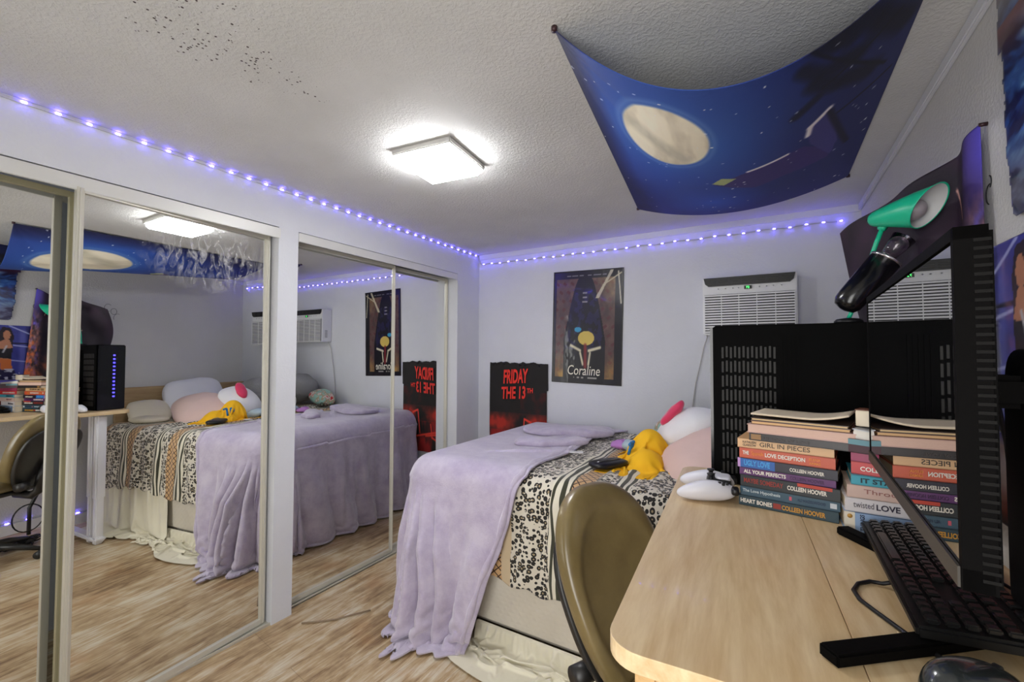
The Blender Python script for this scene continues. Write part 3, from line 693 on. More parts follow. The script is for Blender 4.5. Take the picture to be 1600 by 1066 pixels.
hp = [Vector(Xb[-3, j]) + Vector((-.004, -.008 if Xb[-3, j][2] < .7 else 0, .006 if Xb[-3, j][2] > .7 else 0)) for j in range(4, 120, 2)]
MB().tube(hp, [.014 + .004 * math.sin(i * .9) for i in range(len(hp))], 8).build('hem', M_lilac, bl)
# --- pillows and things on the bed
def pillow(name, c, rad, rot, m, label, cat='pillow', seed=0, amp=.012, e=(.62, .55), sc=6, group=None):
    rm = (Matrix.Rotation(rot[2], 3, 'Z') @ Matrix.Rotation(rot[1], 3, 'Y') @ Matrix.Rotation(rot[0], 3, 'X'))
    def d(p):
        k = 1 - .45 * (abs(p.x / rad[0]) ** 2 + abs(p.y / rad[1]) ** 2) * .5
        q = Vector((p.x, p.y, p.z * k)); return crumple(q, amp, sc, seed)
    o = MB().superell(rad, e[0], e[1], 48, 28, d).build(name, m); me = o.data
    for v in me.vertices: v.co = rm @ v.co
    o.location = c
    if label: tag(o, label, cat, group)
    return o
M_pink = mat('blush_pillowcase', (226, 196, 186), 0.85, bump=(14, .5, .006), sheen=.2); M_white = mat('white_pillowcase', (228, 228, 232), 0.85, bump=(12, .4, .005))
M_cream2 = mat('cream_pillowcase', (216, 206, 184), 0.85, bump=(12, .5, .005)); M_plush = mat('white_plush', (236, 236, 238), 0.95, bump=(140, .5, .004), sheen=.5)
M_gplush = mat('grey_sherpa', (150, 150, 150), 0.95, bump=(70, 1, .012)); M_yel = mat('yellow_jersey', (248, 190, 20), 0.8, bump=(40, .3, .003)); M_pinkv = mat('pink_velvet', (222, 52, 96), 0.6, bump=(20, .4, .004), sheen=.8)
pillow('pillow', (1.93, 2.20, .885), (.25, .20, .09), (R(16), R(-20), R(20)), M_pink, 'blush pink pillow lying behind the computer tower', seed=2, e=(.75, .7))
pillow('pillow', (2.34, 2.42, .95), (.21, .25, .075), (R(8), R(-60), R(0)), M_white, 'white pillow propped upright against the headboard', seed=4)
pillow('pillow', (2.33, 2.03, .87), (.14, .15, .05), (R(0), R(-35), R(10)), M_cream2, 'small cream cushion propped low beside the headboard', seed=6)
pillow('pillow', (2.20, 1.96, .82), (.16, .12, .03), (R(0), R(0), R(10)), M_cream2, 'flat cream cushion on the edge of the mattress by the headboard', seed=8)
pillow('pillow', (2.05, 2.86, .98), (.20, .14, .15), (0, 0, 0), M_gplush, 'grey fluffy cushion in the corner of the bed', seed=9, amp=.02)
pillow('plush_cushion', (1.77, 2.45, .935), (.19, .16, .125), (R(0), R(-32), R(-20)), M_plush, 'plain white plush cushion with a pink velvet patch', 'cushion', seed=11, amp=.006, e=(1, .9))
pc_ = bpy.data.objects['plush_cushion']
def lobe(c, r, rt):
    rm = Matrix.Rotation(rt[2], 3, 'Z') @ Matrix.Rotation(rt[1], 3, 'Y')
    return MB().superell(r, .9, .9, 24, 14, lambda p: rm @ crumple(p, .006, 20, 1) + Vector(c))
lobe((-.075, -.045, .105), (.085, .045, .026), (0, R(-48), R(10))).build('velvet_patch', M_pinkv, pc_)
# yellow jersey: crumpled cloth
n1, n2 = 60, 60
S, T = np.meshgrid(np.linspace(0, 1, n1), np.linspace(0, 1, n2), indexing='ij')
X0 = np.stack([1.47 + S * .24, 2.02 + T * .38, .96 + .08 * S + .08 * vnoise(S * 3, T * 3, 3, 56, 3)], -1)
def lump(X):
    hh = np.zeros(X.shape[:2], bool)
    for c, r in (((1.61, 2.27, .83), (.085, .09, .135)), ((1.63, 2.13, .79), (.08, .09, .10)), ((1.56, 2.20, .78), (.06, .06, .09))):
        c = np.array(c); r = np.array(r); q = (X - c) / r; l = np.sqrt((q * q).sum(-1)); h = l < 1
        X = np.where(h[..., None], c + q / np.maximum(l, 1e-6)[..., None] * r, X); hh |= h
    return X, hh
Xj = cloth(X0, np.stack([S * .50, T * .66, 0 * S], -1), 90, 8, th=.034, bend=.08, mu=.8, extra=lump, grav=2.0)
jj = grid_obj('jersey', Xj, M_yel); sub1(jj); _s = jj.modifiers.new('thick', 'SOLIDIFY'); _s.thickness = .004; _s.offset = 1
tag(jj, 'bright yellow jersey bunched up on the bed', 'shirt')
M_blue = mat('blue_print', (36, 120, 190), 0.7)
sk = MB()
for a, b in (((0, 0), (.0, .06)), ((0, .06), (-.03, .055)), ((.03, .0), (.035, .06)), ((.035, .06), (.06, .05)), ((.06, .05), (.055, .03)), ((.055, .03), (.03, .03))):
    sk.tube([(1.530 + a[1] * .25, 2.17 + a[0], .85 + a[1]), (1.530 + b[1] * .25, 2.17 + b[0], .85 + b[1])], .008, 6)
sk.build('print', M_blue, jj)
# dark purse, card, purple cloth, patterned bag, sunglasses
M_leathb = mat('black_leather', (20, 19, 22), 0.35, bump=(60, .2, .002))
pu = empty('handbag', (1.47, 2.04, .815), R(58), 'flat black leather pouch lying in front of the yellow jersey', 'handbag')
MB().superell((.10, .055, .018), .7, .6, 32, 14, lambda p: p + Vector((0, 0, .012))).build('pouch', M_leathb, pu)
MB().tube([(-.09, 0, .02), (-.05, -.015, .032), (0, -.02, .034), (.05, -.015, .032), (.09, 0, .02)], .0025, 6).build('zip', mat('steel_zip', (150, 150, 155), .3, .9), pu)
cd = MB().box((1.26, 2.15, .835), (.07, .045, .003), rotz(R(20))).build('card', mat('white_card', (226, 224, 222), .5)); tag(cd, 'small white card lying on the comforter by the blanket hem', 'card')
M_pur = mat('purple_lace', (186, 130, 196), 0.8, bump=(50, .6, .004))
tag(MB().superell((.06, .05, .022), .8, .9, 30, 14, lambda p: crumple(p, .014, 18, 5) + Vector((1.40, 2.48, .83))).build('hair_scrunchie', M_pur), 'crumpled purple and white scrunchie on the comforter', 'scrunchie')
tag(MB().superell((.09, .07, .03), .8, .9, 40, 14, lambda p: crumple(p, .02, 14, 8) + Vector((1.52, 2.42, .84))).build('cloth_scrap', mat('pale_blue_cloth', (176, 196, 206), .8)), 'pale blue crumpled cloth beside the yellow jersey', 'cloth')
gl = MB(); 
for dx in (0, .055): gl.tube([(1.46 + dx + .024 * math.cos(a), 2.76, .845 + .018 * math.sin(a)) for a in np.linspace(0, 2 * PI, 17)[:-1]], .0025, 6, closed=True)
gl.tube([(1.436, 2.76, .85), (1.44, 2.85, .845)], .002, 6); gl.tube([(1.54, 2.76, .85), (1.54, 2.85, .845)], .002, 6)
tag(gl.build('eyeglasses', M_blk), 'black framed glasses at the back of the comforter', 'glasses')
def m_bag():
    t = NT('multicolour_print_fabric'); vo = t.N('ShaderNodeTexVoronoi'); vo.inputs['Scale'].default_value = 26; t.L(t.coord('Object'), vo.inputs['Vector'])
    t.col(t.ramp(t.noise(t.coord('Object'), 16, 3), [(0.35, lin((150, 190, 178))), (0.48, lin((168, 150, 120))), (0.54, lin((214, 200, 190))), (0.62, lin((196, 44, 40)))], 'CONSTANT')); t.b.inputs['Roughness'].default_value = .6; return t.m
pillow('pillow', (1.66, 2.86, .90), (.15, .09, .075), (0, R(-10), R(10)), m_bag(), 'red and mint patterned cushion against the back wall', seed=15, amp=.02)

# ================================================================= DESK
M_desk = m_wood('maple_laminate', (200, 166, 116), (230, 206, 164), (9, .9, 9), (0, 0, 0), .42, coat=.15)
M_edge = m_wood('maple_edge_band', (200, 160, 104), (222, 186, 132), (9, 1, 30), (0, 0, 0), .45)
DZ = 0.95; DA = R(3.6)
desk = empty('desk', (1.937, 0.585, 0), DA, 'pale maple laminate desk with rounded corner and white legs', 'desk')
DL, DW = 1.085, 0.615
def rrect(x0, y0, x1, y1, r, n=8):
    pts = []
    for (cx_, cy_, a0_) in ((x1 - r, y0 + r, -90), (x1 - r, y1 - r, 0), (x0 + r, y1 - r, 90), (x0 + r, y0 + r, 180)):
        for i in range(n + 1):
            a = R(a0_ + 90 * i / n); pts.append((cx_ + r * math.cos(a), cy_ + r * math.sin(a)))
    return pts
def half(x0, x1, rl, rr, n=8):
    pts = []
    for (cx_, cy_, a0_, r) in ((x1 - rr, rr, -90, rr), (x1 - rr, DL - rr, 0, rr), (x0 + rl, DL - rl, 90, rl), (x0 + rl, rl, 180, rl)):
        for i in range(n + 1): a = R(a0_ + 90 * i / n); pts.append((cx_ + r * math.cos(a), cy_ + r * math.sin(a)))
    return pts
MB().prism(half(0, .3068, .05, .001), DZ - .026, DZ).build('desktop', M_desk, desk, mods=bevel(.004, 3))
MB().prism(half(.3078, DW, .001, .02), DZ - .026, DZ).build('desktop', M_desk, desk, mods=bevel(.004, 3))
M_wl = mat('white_leg_metal', (232, 232, 236), .4)
for (x, y) in ((.06, DL - .16), (.15, DL - .16)):
    l = MB(); l.box((x, y, .62), (.05, .06, .60), bev=.01); l.box((x, y, .2), (.042, .05, .4), bev=.008); l.build('leg', M_wl, desk)
l = MB(); l.box((.30, DL - .16, .035), (.56, .07, .03), bev=.01); l.build('foot', M_wl, desk)
for x in (.045, .19): MB().box((x, .10, .46), (.035, .05, .92), bev=.006).build('leg', M_edge, desk)
MB().box((.12, .12, .80), (.11, .012, .24)).build('back_panel', mat('dark_brown_panel', (58, 44, 34), .6), desk)
MB().box((.30, .10, .035), (.56, .06, .03), bev=.008).build('foot', M_edge, desk)

# ================================================================= CHAIR
def m_leather():
    t = NT('brown_worn_leather'); v = t.coord('Object'); t.col(t.ramp(t.noise(v, 5, 5, .6), [(0.3, lin((98, 84, 52))), (0.7, lin((128, 112, 72)))]))
    t.b.inputs['Roughness'].default_value = .3; t.b.inputs['Coat Weight'].default_value = .4; t.b.inputs['Coat Roughness'].default_value = .25
    t.bump(t.noise(v, 120, 3), .12, .002); return t.m
M_lea = m_leather(); M_pl = mat('black_shell_plastic', (34, 33, 32), .4, bump=(200, .2, .001))
CP = (1.768, 1.172); CA = R(-28)
ch = empty('office_chair', (CP[0], CP[1], 0), CA, 'brown leather office chair with black plastic shell pushed up to the desk', 'chair')
CTOP, CB = 1.0, .50
def backdef(off, grow=1.0):
    def f(p):
        t = (p.z / .26 + 1) / 2          # 0 bottom .. 1 top
        w = .62 + .36 * math.sin(min(t, .8) / .8 * PI / 2)
        lean = -.30 * (p.z) + .05 * math.cos(t * PI) * .4
        curve = .55 * (p.y * w) ** 2
        q = Vector((p.x + off + lean + curve, p.y * w, .725 + p.z * .95))
        return q
    return f
def lead(p):
    g = backdef(.012)(p)
    if p.x > 0:
        r = ((p.y / .15) ** 2 + ((p.z + .0) / .21) ** 2); g.x -= .014 * max(0, 1 - r ** 2) ** .5 if r < 1 else 0
    return g
bk = MB().superell((.046, .180, .262), .78, .55, 72, 48, lead).build('backrest', M_lea, ch)
MB().tube([lead(Vector((.040, y, -.17))) + Vector((.004, 0, 0)) for y in np.linspace(-.15, .15, 14)], .0022, 5).build('seam', M_lea, bk)
sh = MB().superell((.024, .172, .215), .72, .55, 64, 40, lambda p: backdef(-.046)(p + Vector((0, 0, -.055)))).build('shell', M_pl, ch)
for zz, sgn in ((-.06, 1), (-.02, -1)):
    MB().tube([backdef(-.052)(Vector((0, y, -.04 + zz - sgn * .35 * (.0225 - y * y) * 4 * .35))) for y in np.linspace(-.15, .15, 15)], .004, 6).build('moulding', mat('grey_moulding', (96, 96, 94), .4), sh)
MB().cyl(backdef(-.06)(Vector((0, 0, -.12))), backdef(-.035)(Vector((0, 0, -.12))), .018, n=16).build('bolt_cap', M_pl, sh)
MB().superell((.24, .235, .045), .5, .6, 48, 16, lambda p: Vector((.30 + p.x, p.y, .52 + p.z - .02 * max(0, p.x - .12)))).build('seat', M_lea, ch)
MB().superell((.235, .23, .02), .4, .6, 40, 12, lambda p: Vector((.30 + p.x, p.y, .475 + p.z))).build('seat_pan', M_pl, ch)
MB().tube([(.12, 0, .45), (.02, 0, .44), (-.02, 0, .47), (-.03, 0, .56), (-.06, 0, .66)], [.022, .026, .028, .024, .018], 10).build('back_support', M_pl, ch)
MB().cyl((-.01, -.13, .52), (-.01, -.07, .52), .026, n=18).build('tilt_knob', M_pl, ch)
MB().tube([(-.01, -.07, .52), (-.01, 0, .50)], .010, 8).build('knob_shaft', M_pl, ch)
MB().cyl((.30, 0, .10), (.30, 0, .30), .03, n=18).build('gas_cylinder', M_pl, ch); MB().cyl((.30, 0, .28), (.30, 0, .46), .018, n=14).build('gas_piston', M_blk, ch)
for k in range(5):
    a = R(72 * k + 20); dx, dy = math.cos(a), math.sin(a)
    MB().tube([(.30, 0, .115), (.30 + .15 * dx, .15 * dy, .095), (.30 + .28 * dx, .28 * dy, .065)], [.026, .022, .014], 8).build('base_leg', M_pl, ch)
    c = MB(); px, py = .30 + .28 * dx, .28 * dy
    for s in (-1, 1): c.cyl((px - dy * .008 * s, py + dx * .008 * s, .026), (px - dy * .022 * s, py + dx * .022 * s, .026), .025, n=16)
    c.cyl((px, py, .026), (px, py, .06), .007, n=8); c.build('caster', M_pl, ch)

# ================================================================= ON THE DESK
# computer tower
M_case = mat('black_steel_case', (8, 8, 8), .7, 0, spec=.06); M_caser = mat('case_front_gloss', (14, 14, 18), .15)
tw = empty('computer_tower', (1.985, 1.50, DZ), R(2), 'black computer tower with slotted side panel at the far end of the desk', 'computer')
TWX, TWY, TWZ = .40, .175, .487
MB().box((TWX / 2, TWY / 2 + .004, TWZ / 2), (TWX, TWY - .008, TWZ), bev=.006).build('case', M_case, tw)
pn = MB().box((TWX / 2, -.001, TWZ / 2), (TWX - .004, .008, TWZ - .006), bev=.002).build('side_panel', M_case, tw)
sl = MB(); M_slotg = mat('grey_slot_mesh', (32, 30, 28), .6)
for c in range(13):
    for r in range(9):
        sl.box((.028 + c * .0115 , -.0055, .05 + r * .044 + .003 * (c % 2)), (.0055, .002, .034))
sl.build('vent_slots', M_slotg, pn)
rb = MB()
for c in range(5): rb.box((.185 + c * .011, -.006, .27), (.003, .003, .36))
rb.build('vent_ribs', M_case, pn)
fn = MB().box((-.004, TWY / 2, TWZ / 2), (.008, TWY - .01, TWZ - .01), bev=.002).build('front_panel', M_caser, tw)
M_bl = mat('blue_case_light', (60, 60, 255), .4, emit=((60, 50, 255), 5))
lt = MB(); 
for i in range(12): lt.box((-.009, .10, .10 + i * .028), (.003, .012, .010))
lt.build('front_light', M_bl, fn)
for (x, y) in ((.03, .03), (.37, .03), (.03, .15), (.37, .15)): pass

# books
FT = {}
def book(loc, rz, w, d, h, cover, texts=(), label='', group=None, page=(226, 212, 186), name='book', tiltx=0, accents=()):
    """spine on local -y side, running along +x from 0 to w"""
    e = empty(name, loc, rz, label, 'book', group)
    if tiltx: e.rotation_euler = (tiltx, 0, rz)
    mc = mat('cover_%d_%d_%d' % cover, cover, .38, var=.05); mp = mat('page_block_%d' % page[0], page, .85, bump=(240, .5, .001))
    t = .0016; c = MB()
    c.box((w / 2, d / 2, t / 2), (w, d, t)); c.box((w / 2, d / 2, h - t / 2), (w, d, t)); c.box((w / 2, t / 2 , h / 2), (w, t, h - .0005))
    c.build('cover', mc, e)
    MB().box((w / 2, d / 2 , h / 2), (w - .006, d - .005, h - 2 * t - .0006)).build('pages', mp, e)
    for (x0_, x1_, z0_, z1_, col) in accents:
        MB().box(((x0_ + x1_) / 2 * w, -.0004, (z0_ + z1_) / 2 * h), ((x1_ - x0_) * w, .0008, (z1_ - z0_) * h)).build('spine_panel', mat('panel_%d_%d_%d' % col, col, .4), e)
    for (s, u, v, wu, hv, col, bold) in texts:
        text_mesh(s, .02, mat('ink_%d_%d_%d' % col, col, .5), 'lettering', e, frame_mtx((u * w, -.0012, v * h), (1, 0, 0), (0, 0, 1)), width=wu * w, height=hv * h, bold=bold)
    return e
SA = R(-9.0); z = DZ + .0005; g = 'paperbacks stacked in front of the tower'
WHT = (238, 232, 222)
stack = [
 (.026, .212, (34, 62, 74), 'teal paperback HEART BONES at the bottom of the tall stack', [('HEART BONES', .02, .30, .34, .42, WHT, .0006), ('COLLEEN HOOVER', .46, .26, .42, .46, (206, 150, 50), .0006)], [(.37, .45, .25, .75, (150, 50, 40))], 0),
 (.0235, .212, (52, 84, 104), 'slate blue paperback The Love Hypothesis, second from the bottom of the tall stack', [('The Love Hypothesis', .03, .34, .40, .42, (214, 226, 230), .0002), ('ALI HAZELWOOD', .60, .36, .27, .28, (30, 50, 84), .0002)], [(.52, .545, .3, .7, (206, 90, 110)), (.91, .97, .25, .75, (200, 206, 214))], .003),
 (.030, .212, (30, 38, 44), 'dark paperback MAYBE SOMEDAY with red lettering in the tall stack', [('MAYBE SOMEDAY', .04, .34, .42, .42, (156, 52, 44), .0004), ('COLLEEN HOOVER', .50, .32, .38, .36, WHT, .0006)], [(.60, .93, .74, 1.0, (190, 60, 40))], .004),
 (.0185, .206, (92, 34, 104), 'purple paperback ALL YOUR PERFECTS in the tall stack', [('ALL YOUR PERFECTS', .05, .26, .46, .52, WHT, .0006), ('COLLEEN HOOVER', .55, .26, .34, .44, (60, 14, 70), .0002)], [], .002),
 (.0245, .214, (26, 24, 44), 'navy paperback UGLY LOVE with blue lettering in the tall stack', [('UGLY LOVE', .07, .24, .28, .60, (70, 160, 225), .0008), ('COLLEEN HOOVER', .55, .28, .33, .36, WHT, .0005)], [(.03, .40, .04, .96, (36, 96, 176)), (0, .03, .02, .98, (196, 150, 214))], -.002),
 (.027, .206, (202, 84, 50), 'orange paperback THE SPANISH LOVE DECEPTION in the tall stack', [('THE', .04, .36, .07, .36, WHT, .0006), ('Spanish', .14, .28, .13, .46, (236, 150, 60), .0), ('LOVE DECEPTION', .29, .34, .42, .38, WHT, .0006), ('ELENA', .75, .54, .11, .24, (236, 150, 60), .0002), ('ARMAS', .75, .20, .11, .24, (236, 150, 60), .0002)], [], .002),
 (.024, .208, (222, 178, 128), 'tan paperback GIRL IN PIECES with handwritten title in the tall stack', [('GIRL IN PIECES', .25, .28, .52, .46, (40, 32, 28), .0), ('KATHLEEN', .06, .52, .15, .24, (60, 44, 36), .0002), ('GLASGOW', .06, .20, .15, .24, (60, 44, 36), .0002)], [], -.002)]
for i, (h, w, col, lab, tx, acc, dx) in enumerate(stack):
    book((2.064 + dx, 1.311 + .001 * i, z), SA + R([0, .6, -1.0, .8, -.5, .4, 1.2][i]), w, .135, h, col, tx, lab, g, accents=acc); z += h
zt = z
book((2.090, 1.300, z), SA + R(-2), .212, .133, .019, (36, 30, 30), [('THE BOOK OF LOVE', .12, .3, .5, .34, (70, 60, 56), .0)], 'thin dark paperback under the pink-edged book', g, accents=[(.02, .13, .15, .85, (150, 110, 60))]); z += .019
def pagebook(loc, rz, w, d, h, cover, page, label):
    """fore-edge of the pages faces the viewer"""
    e = empty('book', loc, rz, label, 'book', g); c = MB(); c.box((w / 2, d / 2, .0008), (w, d, .0016)); c.box((w / 2, d / 2, h - .0008), (w, d, .0016)); c.box((w / 2, d - .0008, h / 2), (w, .0016, h))
    c.build('cover', mat('cover_%d_%d_%d' % cover, cover, .4), e); MB().box((w / 2, d / 2, h / 2), (w - .004, d - .004, h - .0036)).build('pages', mat('page_block_%d' % page[0], page, .85, bump=(240, .5, .001)), e)
    return e
pagebook((2.085, 1.303, z), SA + R(-3), .226, .14, .022, (206, 170, 160), (222, 188, 172), 'thick pink-edged book, fore-edge out, near the top of the tall stack'); z += .022
pagebook((2.094, 1.305, z), SA + R(-2), .207, .14, .009, (120, 80, 60), (232, 190, 140), 'thin orange-edged booklet near the top of the tall stack'); z += .009
pagebook((2.094, 1.307, z), SA + R(-4), .204, .14, .0075, (60, 44, 40), (228, 196, 150), 'thin tan-edged booklet second from the top of the tall stack'); z += .0075
# curled top magazine
U, V = paint_grid(24, 8); w = .205
Pm = np.stack([U * w, V * .14, .004 + .016 * np.clip(U - .55, 0, 1) ** 2 * 5 + .003 * (1 - U)], -1)
mz = grid_obj('magazine', Pm, mat('curled_cream_paper', (226, 210, 184), .7), thick=-.004); mz.location = (2.094, 1.307, z + .001); mz.rotation_euler = (0, 0, SA + R(-4)); tag(mz, 'curled cream magazine on top of the tall book stack', 'magazine')
# second stack
g2 = 'paperbacks stacked beside the monitor'; z = DZ + .0005
st2 = [
 (.045, .212, (150, 178, 214), 'pale blue paperback THINGS WE NEVER GOT OVER at the bottom of the right stack', [], [(0, .09, .02, .98, (232, 224, 206))], 0, 0),
 (.031, .212, (216, 212, 214), 'white paperback twisted LOVE in the right stack', [('twisted', .07, .34, .17, .42, (90, 84, 92), .0), ('LOVE', .26, .30, .19, .42, (44, 38, 60), .0004)], [], 1, .002),
 (.029, .212, (206, 178, 166), 'dusty pink paperback Through in the right stack', [('Through', .14, .30, .36, .44, (150, 96, 90), .0)], [], -2, .006),
 (.0215, .210, (60, 160, 180), 'turquoise paperback IT STARTS in the right stack', [('IT STARTS', .08, .26, .40, .50, (24, 50, 60), .0006)], [], -3, .014),
 (.028, .206, (190, 40, 44), 'bright red paperback between the magenta and turquoise ones in the right stack', [('COLLEEN HOOVER', .08, .30, .55, .36, WHT, .0004)], [], -12, .016),
 (.020, .200, (150, 40, 84), 'magenta paperback in the right stack', [], [], -16, .016),
 (.030, .190, (84, 64, 70), 'brown paperback with visible cream page edges in the right stack', [], [(0, .4, .6, 1, (110, 150, 160))], -28, .012)]
for i, (h, w, col, lab, tx, acc, ra, dx) in enumerate(st2):
    e = book((2.279 + dx, 1.238 + .001 * i + (.012 if i > 3 else 0), z), R(ra), w, .135, h, col, tx, lab, g2, accents=acc)
    if i == 0:
        for k, s_ in enumerate(('THINGS', 'WE', 'NEVER', 'GOT', 'OVER')):
            text_mesh(s_, .02, mat('ink_30_34_60', (30, 34, 60), .5), 'lettering', e, frame_mtx((.036 + .026 * k, -.0012, .005), (0, 0, 1), (-1, 0, 0)), width=.036 * len(s_) / 6, height=.008, bold=.0004)
        MB().cyl((.010, -.0012, .035), (.010, 0, .035), .005, n=10).build('spine_motif', mat('ochre_motif', (200, 150, 70), .5), e)
    z += h
pagebook2 = empty('book', (2.300, 1.262, z + .0005), R(-24), 'white hardback lying askew on the right stack', 'book', g2)
pagebook2.rotation_euler = (0, R(6), R(-24))
MB().box((.06, .05, .010), (.12, .10, .020), bev=.001).build('pages', mat('page_block_230', (230, 226, 216), .8), pagebook2)
MB().box((.06, .05, .0215), (.124, .104, .002)).build('cover', mat('cover_grey_white', (196, 200, 206), .4), pagebook2)
sb = empty('book', (2.306, 1.285, z + .024), R(-20), 'small cream notebook standing on end on the right stack', 'book', g2)
MB().box((.03, .025, .020), (.055, .045, .036), bev=.001).build('pages', mat('page_block_234', (234, 222, 198), .8), sb)
MB().box((.03, .025, .0395), (.057, .047, .002)).build('cover', mat('cover_brown', (110, 66, 48), .5), sb)

# game controller
M_cw = mat('white_controller_shell', (222, 222, 230), .35); M_cb = mat('black_controller_core', (18, 18, 22), .4)
gc = empty('game_controller', (2.000, 1.352, DZ + .0), R(-84), 'white and black game controller lying beside the books', 'game controller')
def chain(pts, m, name, n=16): 
    b = MB(); b.tube([p[0] for p in pts], [p[1] for p in pts], n); return b.build(name, m, gc, mods=lambda o: o.modifiers.new('s', 'SUBSURF').__setattr__('levels', 1))
def gripd(sx):
    def f(p):
        t = p.y / .075
        return Vector((sx * (.058 + .012 * -t) + p.x * (1 - .25 * max(-t, 0)), p.y - .02, .030 + p.z * (1 - .2 * max(-t, 0)) - .012 * max(-t, 0)))
    return f
for sx in (-1, 1): MB().superell((.026, .074, .027), .9, .9, 28, 18, gripd(sx)).build('grip', M_cw, gc)
MB().superell((.055, .032, .020), .5, .6, 32, 14, lambda p: Vector((p.x, p.y + .012, .036 + p.z))).build('centre_body', M_cb, gc)
MB().superell((.030, .020, .006), .4, .5, 24, 10, lambda p: Vector((p.x, p.y + .022, .054 + p.z))).build('touchpad', M_cw, gc)
for sx in (-1, 1):
    MB().lathe([(.009, 0), (.006, .004), (.006, .012), (.010, .015), (.010, .018), (.004, .0185)], (sx * .026, -.008, .050), 16).build('thumbstick', M_cb, gc)
for sx in (-1, 1): MB().superell((.017, .010, .010), .6, .6, 18, 10, lambda p, s=sx: Vector((s * .058 + p.x, .050 + p.y, .036 + p.z))).build('trigger', M_cb, gc)
for k in range(4): MB().cyl((.060 + .009 * math.cos(k * PI / 2), .022 + .009 * math.sin(k * PI / 2), .050), (.060 + .009 * math.cos(k * PI / 2), .022 + .009 * math.sin(k * PI / 2), .056), .004, n=10).build('button', M_cb, gc)
MB().box((-.060, .022, .054), (.022, .007, .005)).build('direction_pad', M_cb, gc)

# monitor
def m_screen():
    t = NT('glossy_black_screen'); t.b.inputs['Base Color'].default_value = (.004, .004, .005, 1); t.b.inputs['Roughness'].default_value = .02; t.b.inputs['IOR'].default_value = 1.75
    t.b.inputs['Specular IOR Level'].default_value = .9; t.b.inputs['Coat Weight'].default_value = 1; t.b.inputs['Coat IOR'].default_value = 1.6; t.b.inputs['Coat Roughness'].default_value = .01
    n = t.noise(t.coord('Object'), 3, 2); t.L(t.math('MULTIPLY', n, .012), t.b.inputs['Roughness']); return t.m
M_scr = m_screen(); M_bez = mat('black_monitor_plastic', (9, 8, 8), .7, bump=(150, .2, .001), spec=.06); M_rib = mat('ribbed_monitor_back', (17, 16, 15), .5, spec=.12)
mo = empty('monitor', (2.302, .863, DZ), R(-2.46), 'large black monitor on a V-shaped stand, seen nearly edge-on', 'monitor')
ML, Zb, Zt = .598, .178, .516
MB().box((.003, 0, (Zb + Zt) / 2), (.004, ML - .012, Zt - Zb - .03)).build('screen', M_scr, mo)
bz = MB(); bz.box((.012, 0, Zt - .006), (.024, ML, .012)); bz.box((.011, 0, Zb + .010), (.021, ML, .020)); bz.box((.012, ML / 2 - .004, (Zb + Zt) / 2), (.024, .008, Zt - Zb)); bz.box((.012, -ML / 2 + .004, (Zb + Zt) / 2), (.024, .008, Zt - Zb))
bz.build('bezel', M_bez, mo)
MB().box((-.0005, .002, Zb + .010), (.003, ML - .006, .019)).build('lower_bezel', mat('lit_grey_bezel', (66, 61, 54), .5), mo)  # grey strip over the black bezel: light falling on it put into the colour
MB().box((.018, 0, (Zb + Zt) / 2), (.020, ML - .002, Zt - Zb - .002), bev=.004).superell((.030, ML * .36, (Zt - Zb) * .38), .4, .5, 40, 20, lambda p: Vector((.026 + max(0, p.x), p.y, (Zb + Zt) / 2 + p.z))).build('housing', M_bez, mo)
rib = MB()
for i in range(40): rib.box((.0195, -ML / 2 + .001, Zb + .012 + i * .0080), (.012, .003, .003))
rib.build('vent_ribs', M_rib, mo)
MB().box((.09, .03, .345), (.10, .07, .045), bev=.008).build('neck', M_bez, mo)
MB().superell((.030, .045, .20), .3, .5, 28, 20, lambda p: Vector((.157 + p.x, .03 + p.y, .205 + p.z))).build('stand_column', M_bez, mo)
mz_ = rotz(R(2.46))
def ft(x, y): v = mz_ @ Vector((x - 2.302, y - .863, 0)); return v
for (x, y) in ((2.198, .70), (2.272, 1.215)):
    a = ft(x, y); b = ft(2.475, .93); d = (b - a); L_ = d.length; ang = math.atan2(d.y, d.x)
    MB().box((a + b) / 2 + Vector((0, 0, .009)), (L_, .030, .017), rotz(ang), bev=.003).build('stand_foot', M_bez, mo)

# keyboard
kb = empty('keyboard', (2.303, .785, DZ + .018), 0, 'black full-size computer keyboard under the monitor', 'keyboard'); kb.rotation_euler = (0, R(-5), R(-.5))
M_kb = mat('black_keyboard_plastic', (12, 12, 12), .42, spec=.3); M_key = mat('black_keycap', (16, 16, 16), .26, spec=.6)
KL, KW = .435, .138
MB().box((KW / 2, KL / 2, .008), (KW, KL, .016), bev=.004).build('body', M_kb, kb)
kbm = MB().box((0, 0, .004), (.0150, .0150, .008), bev=.0022)
kk = kbm.build('key', M_key, kb); first = True; cnt = 0; rest = MB()
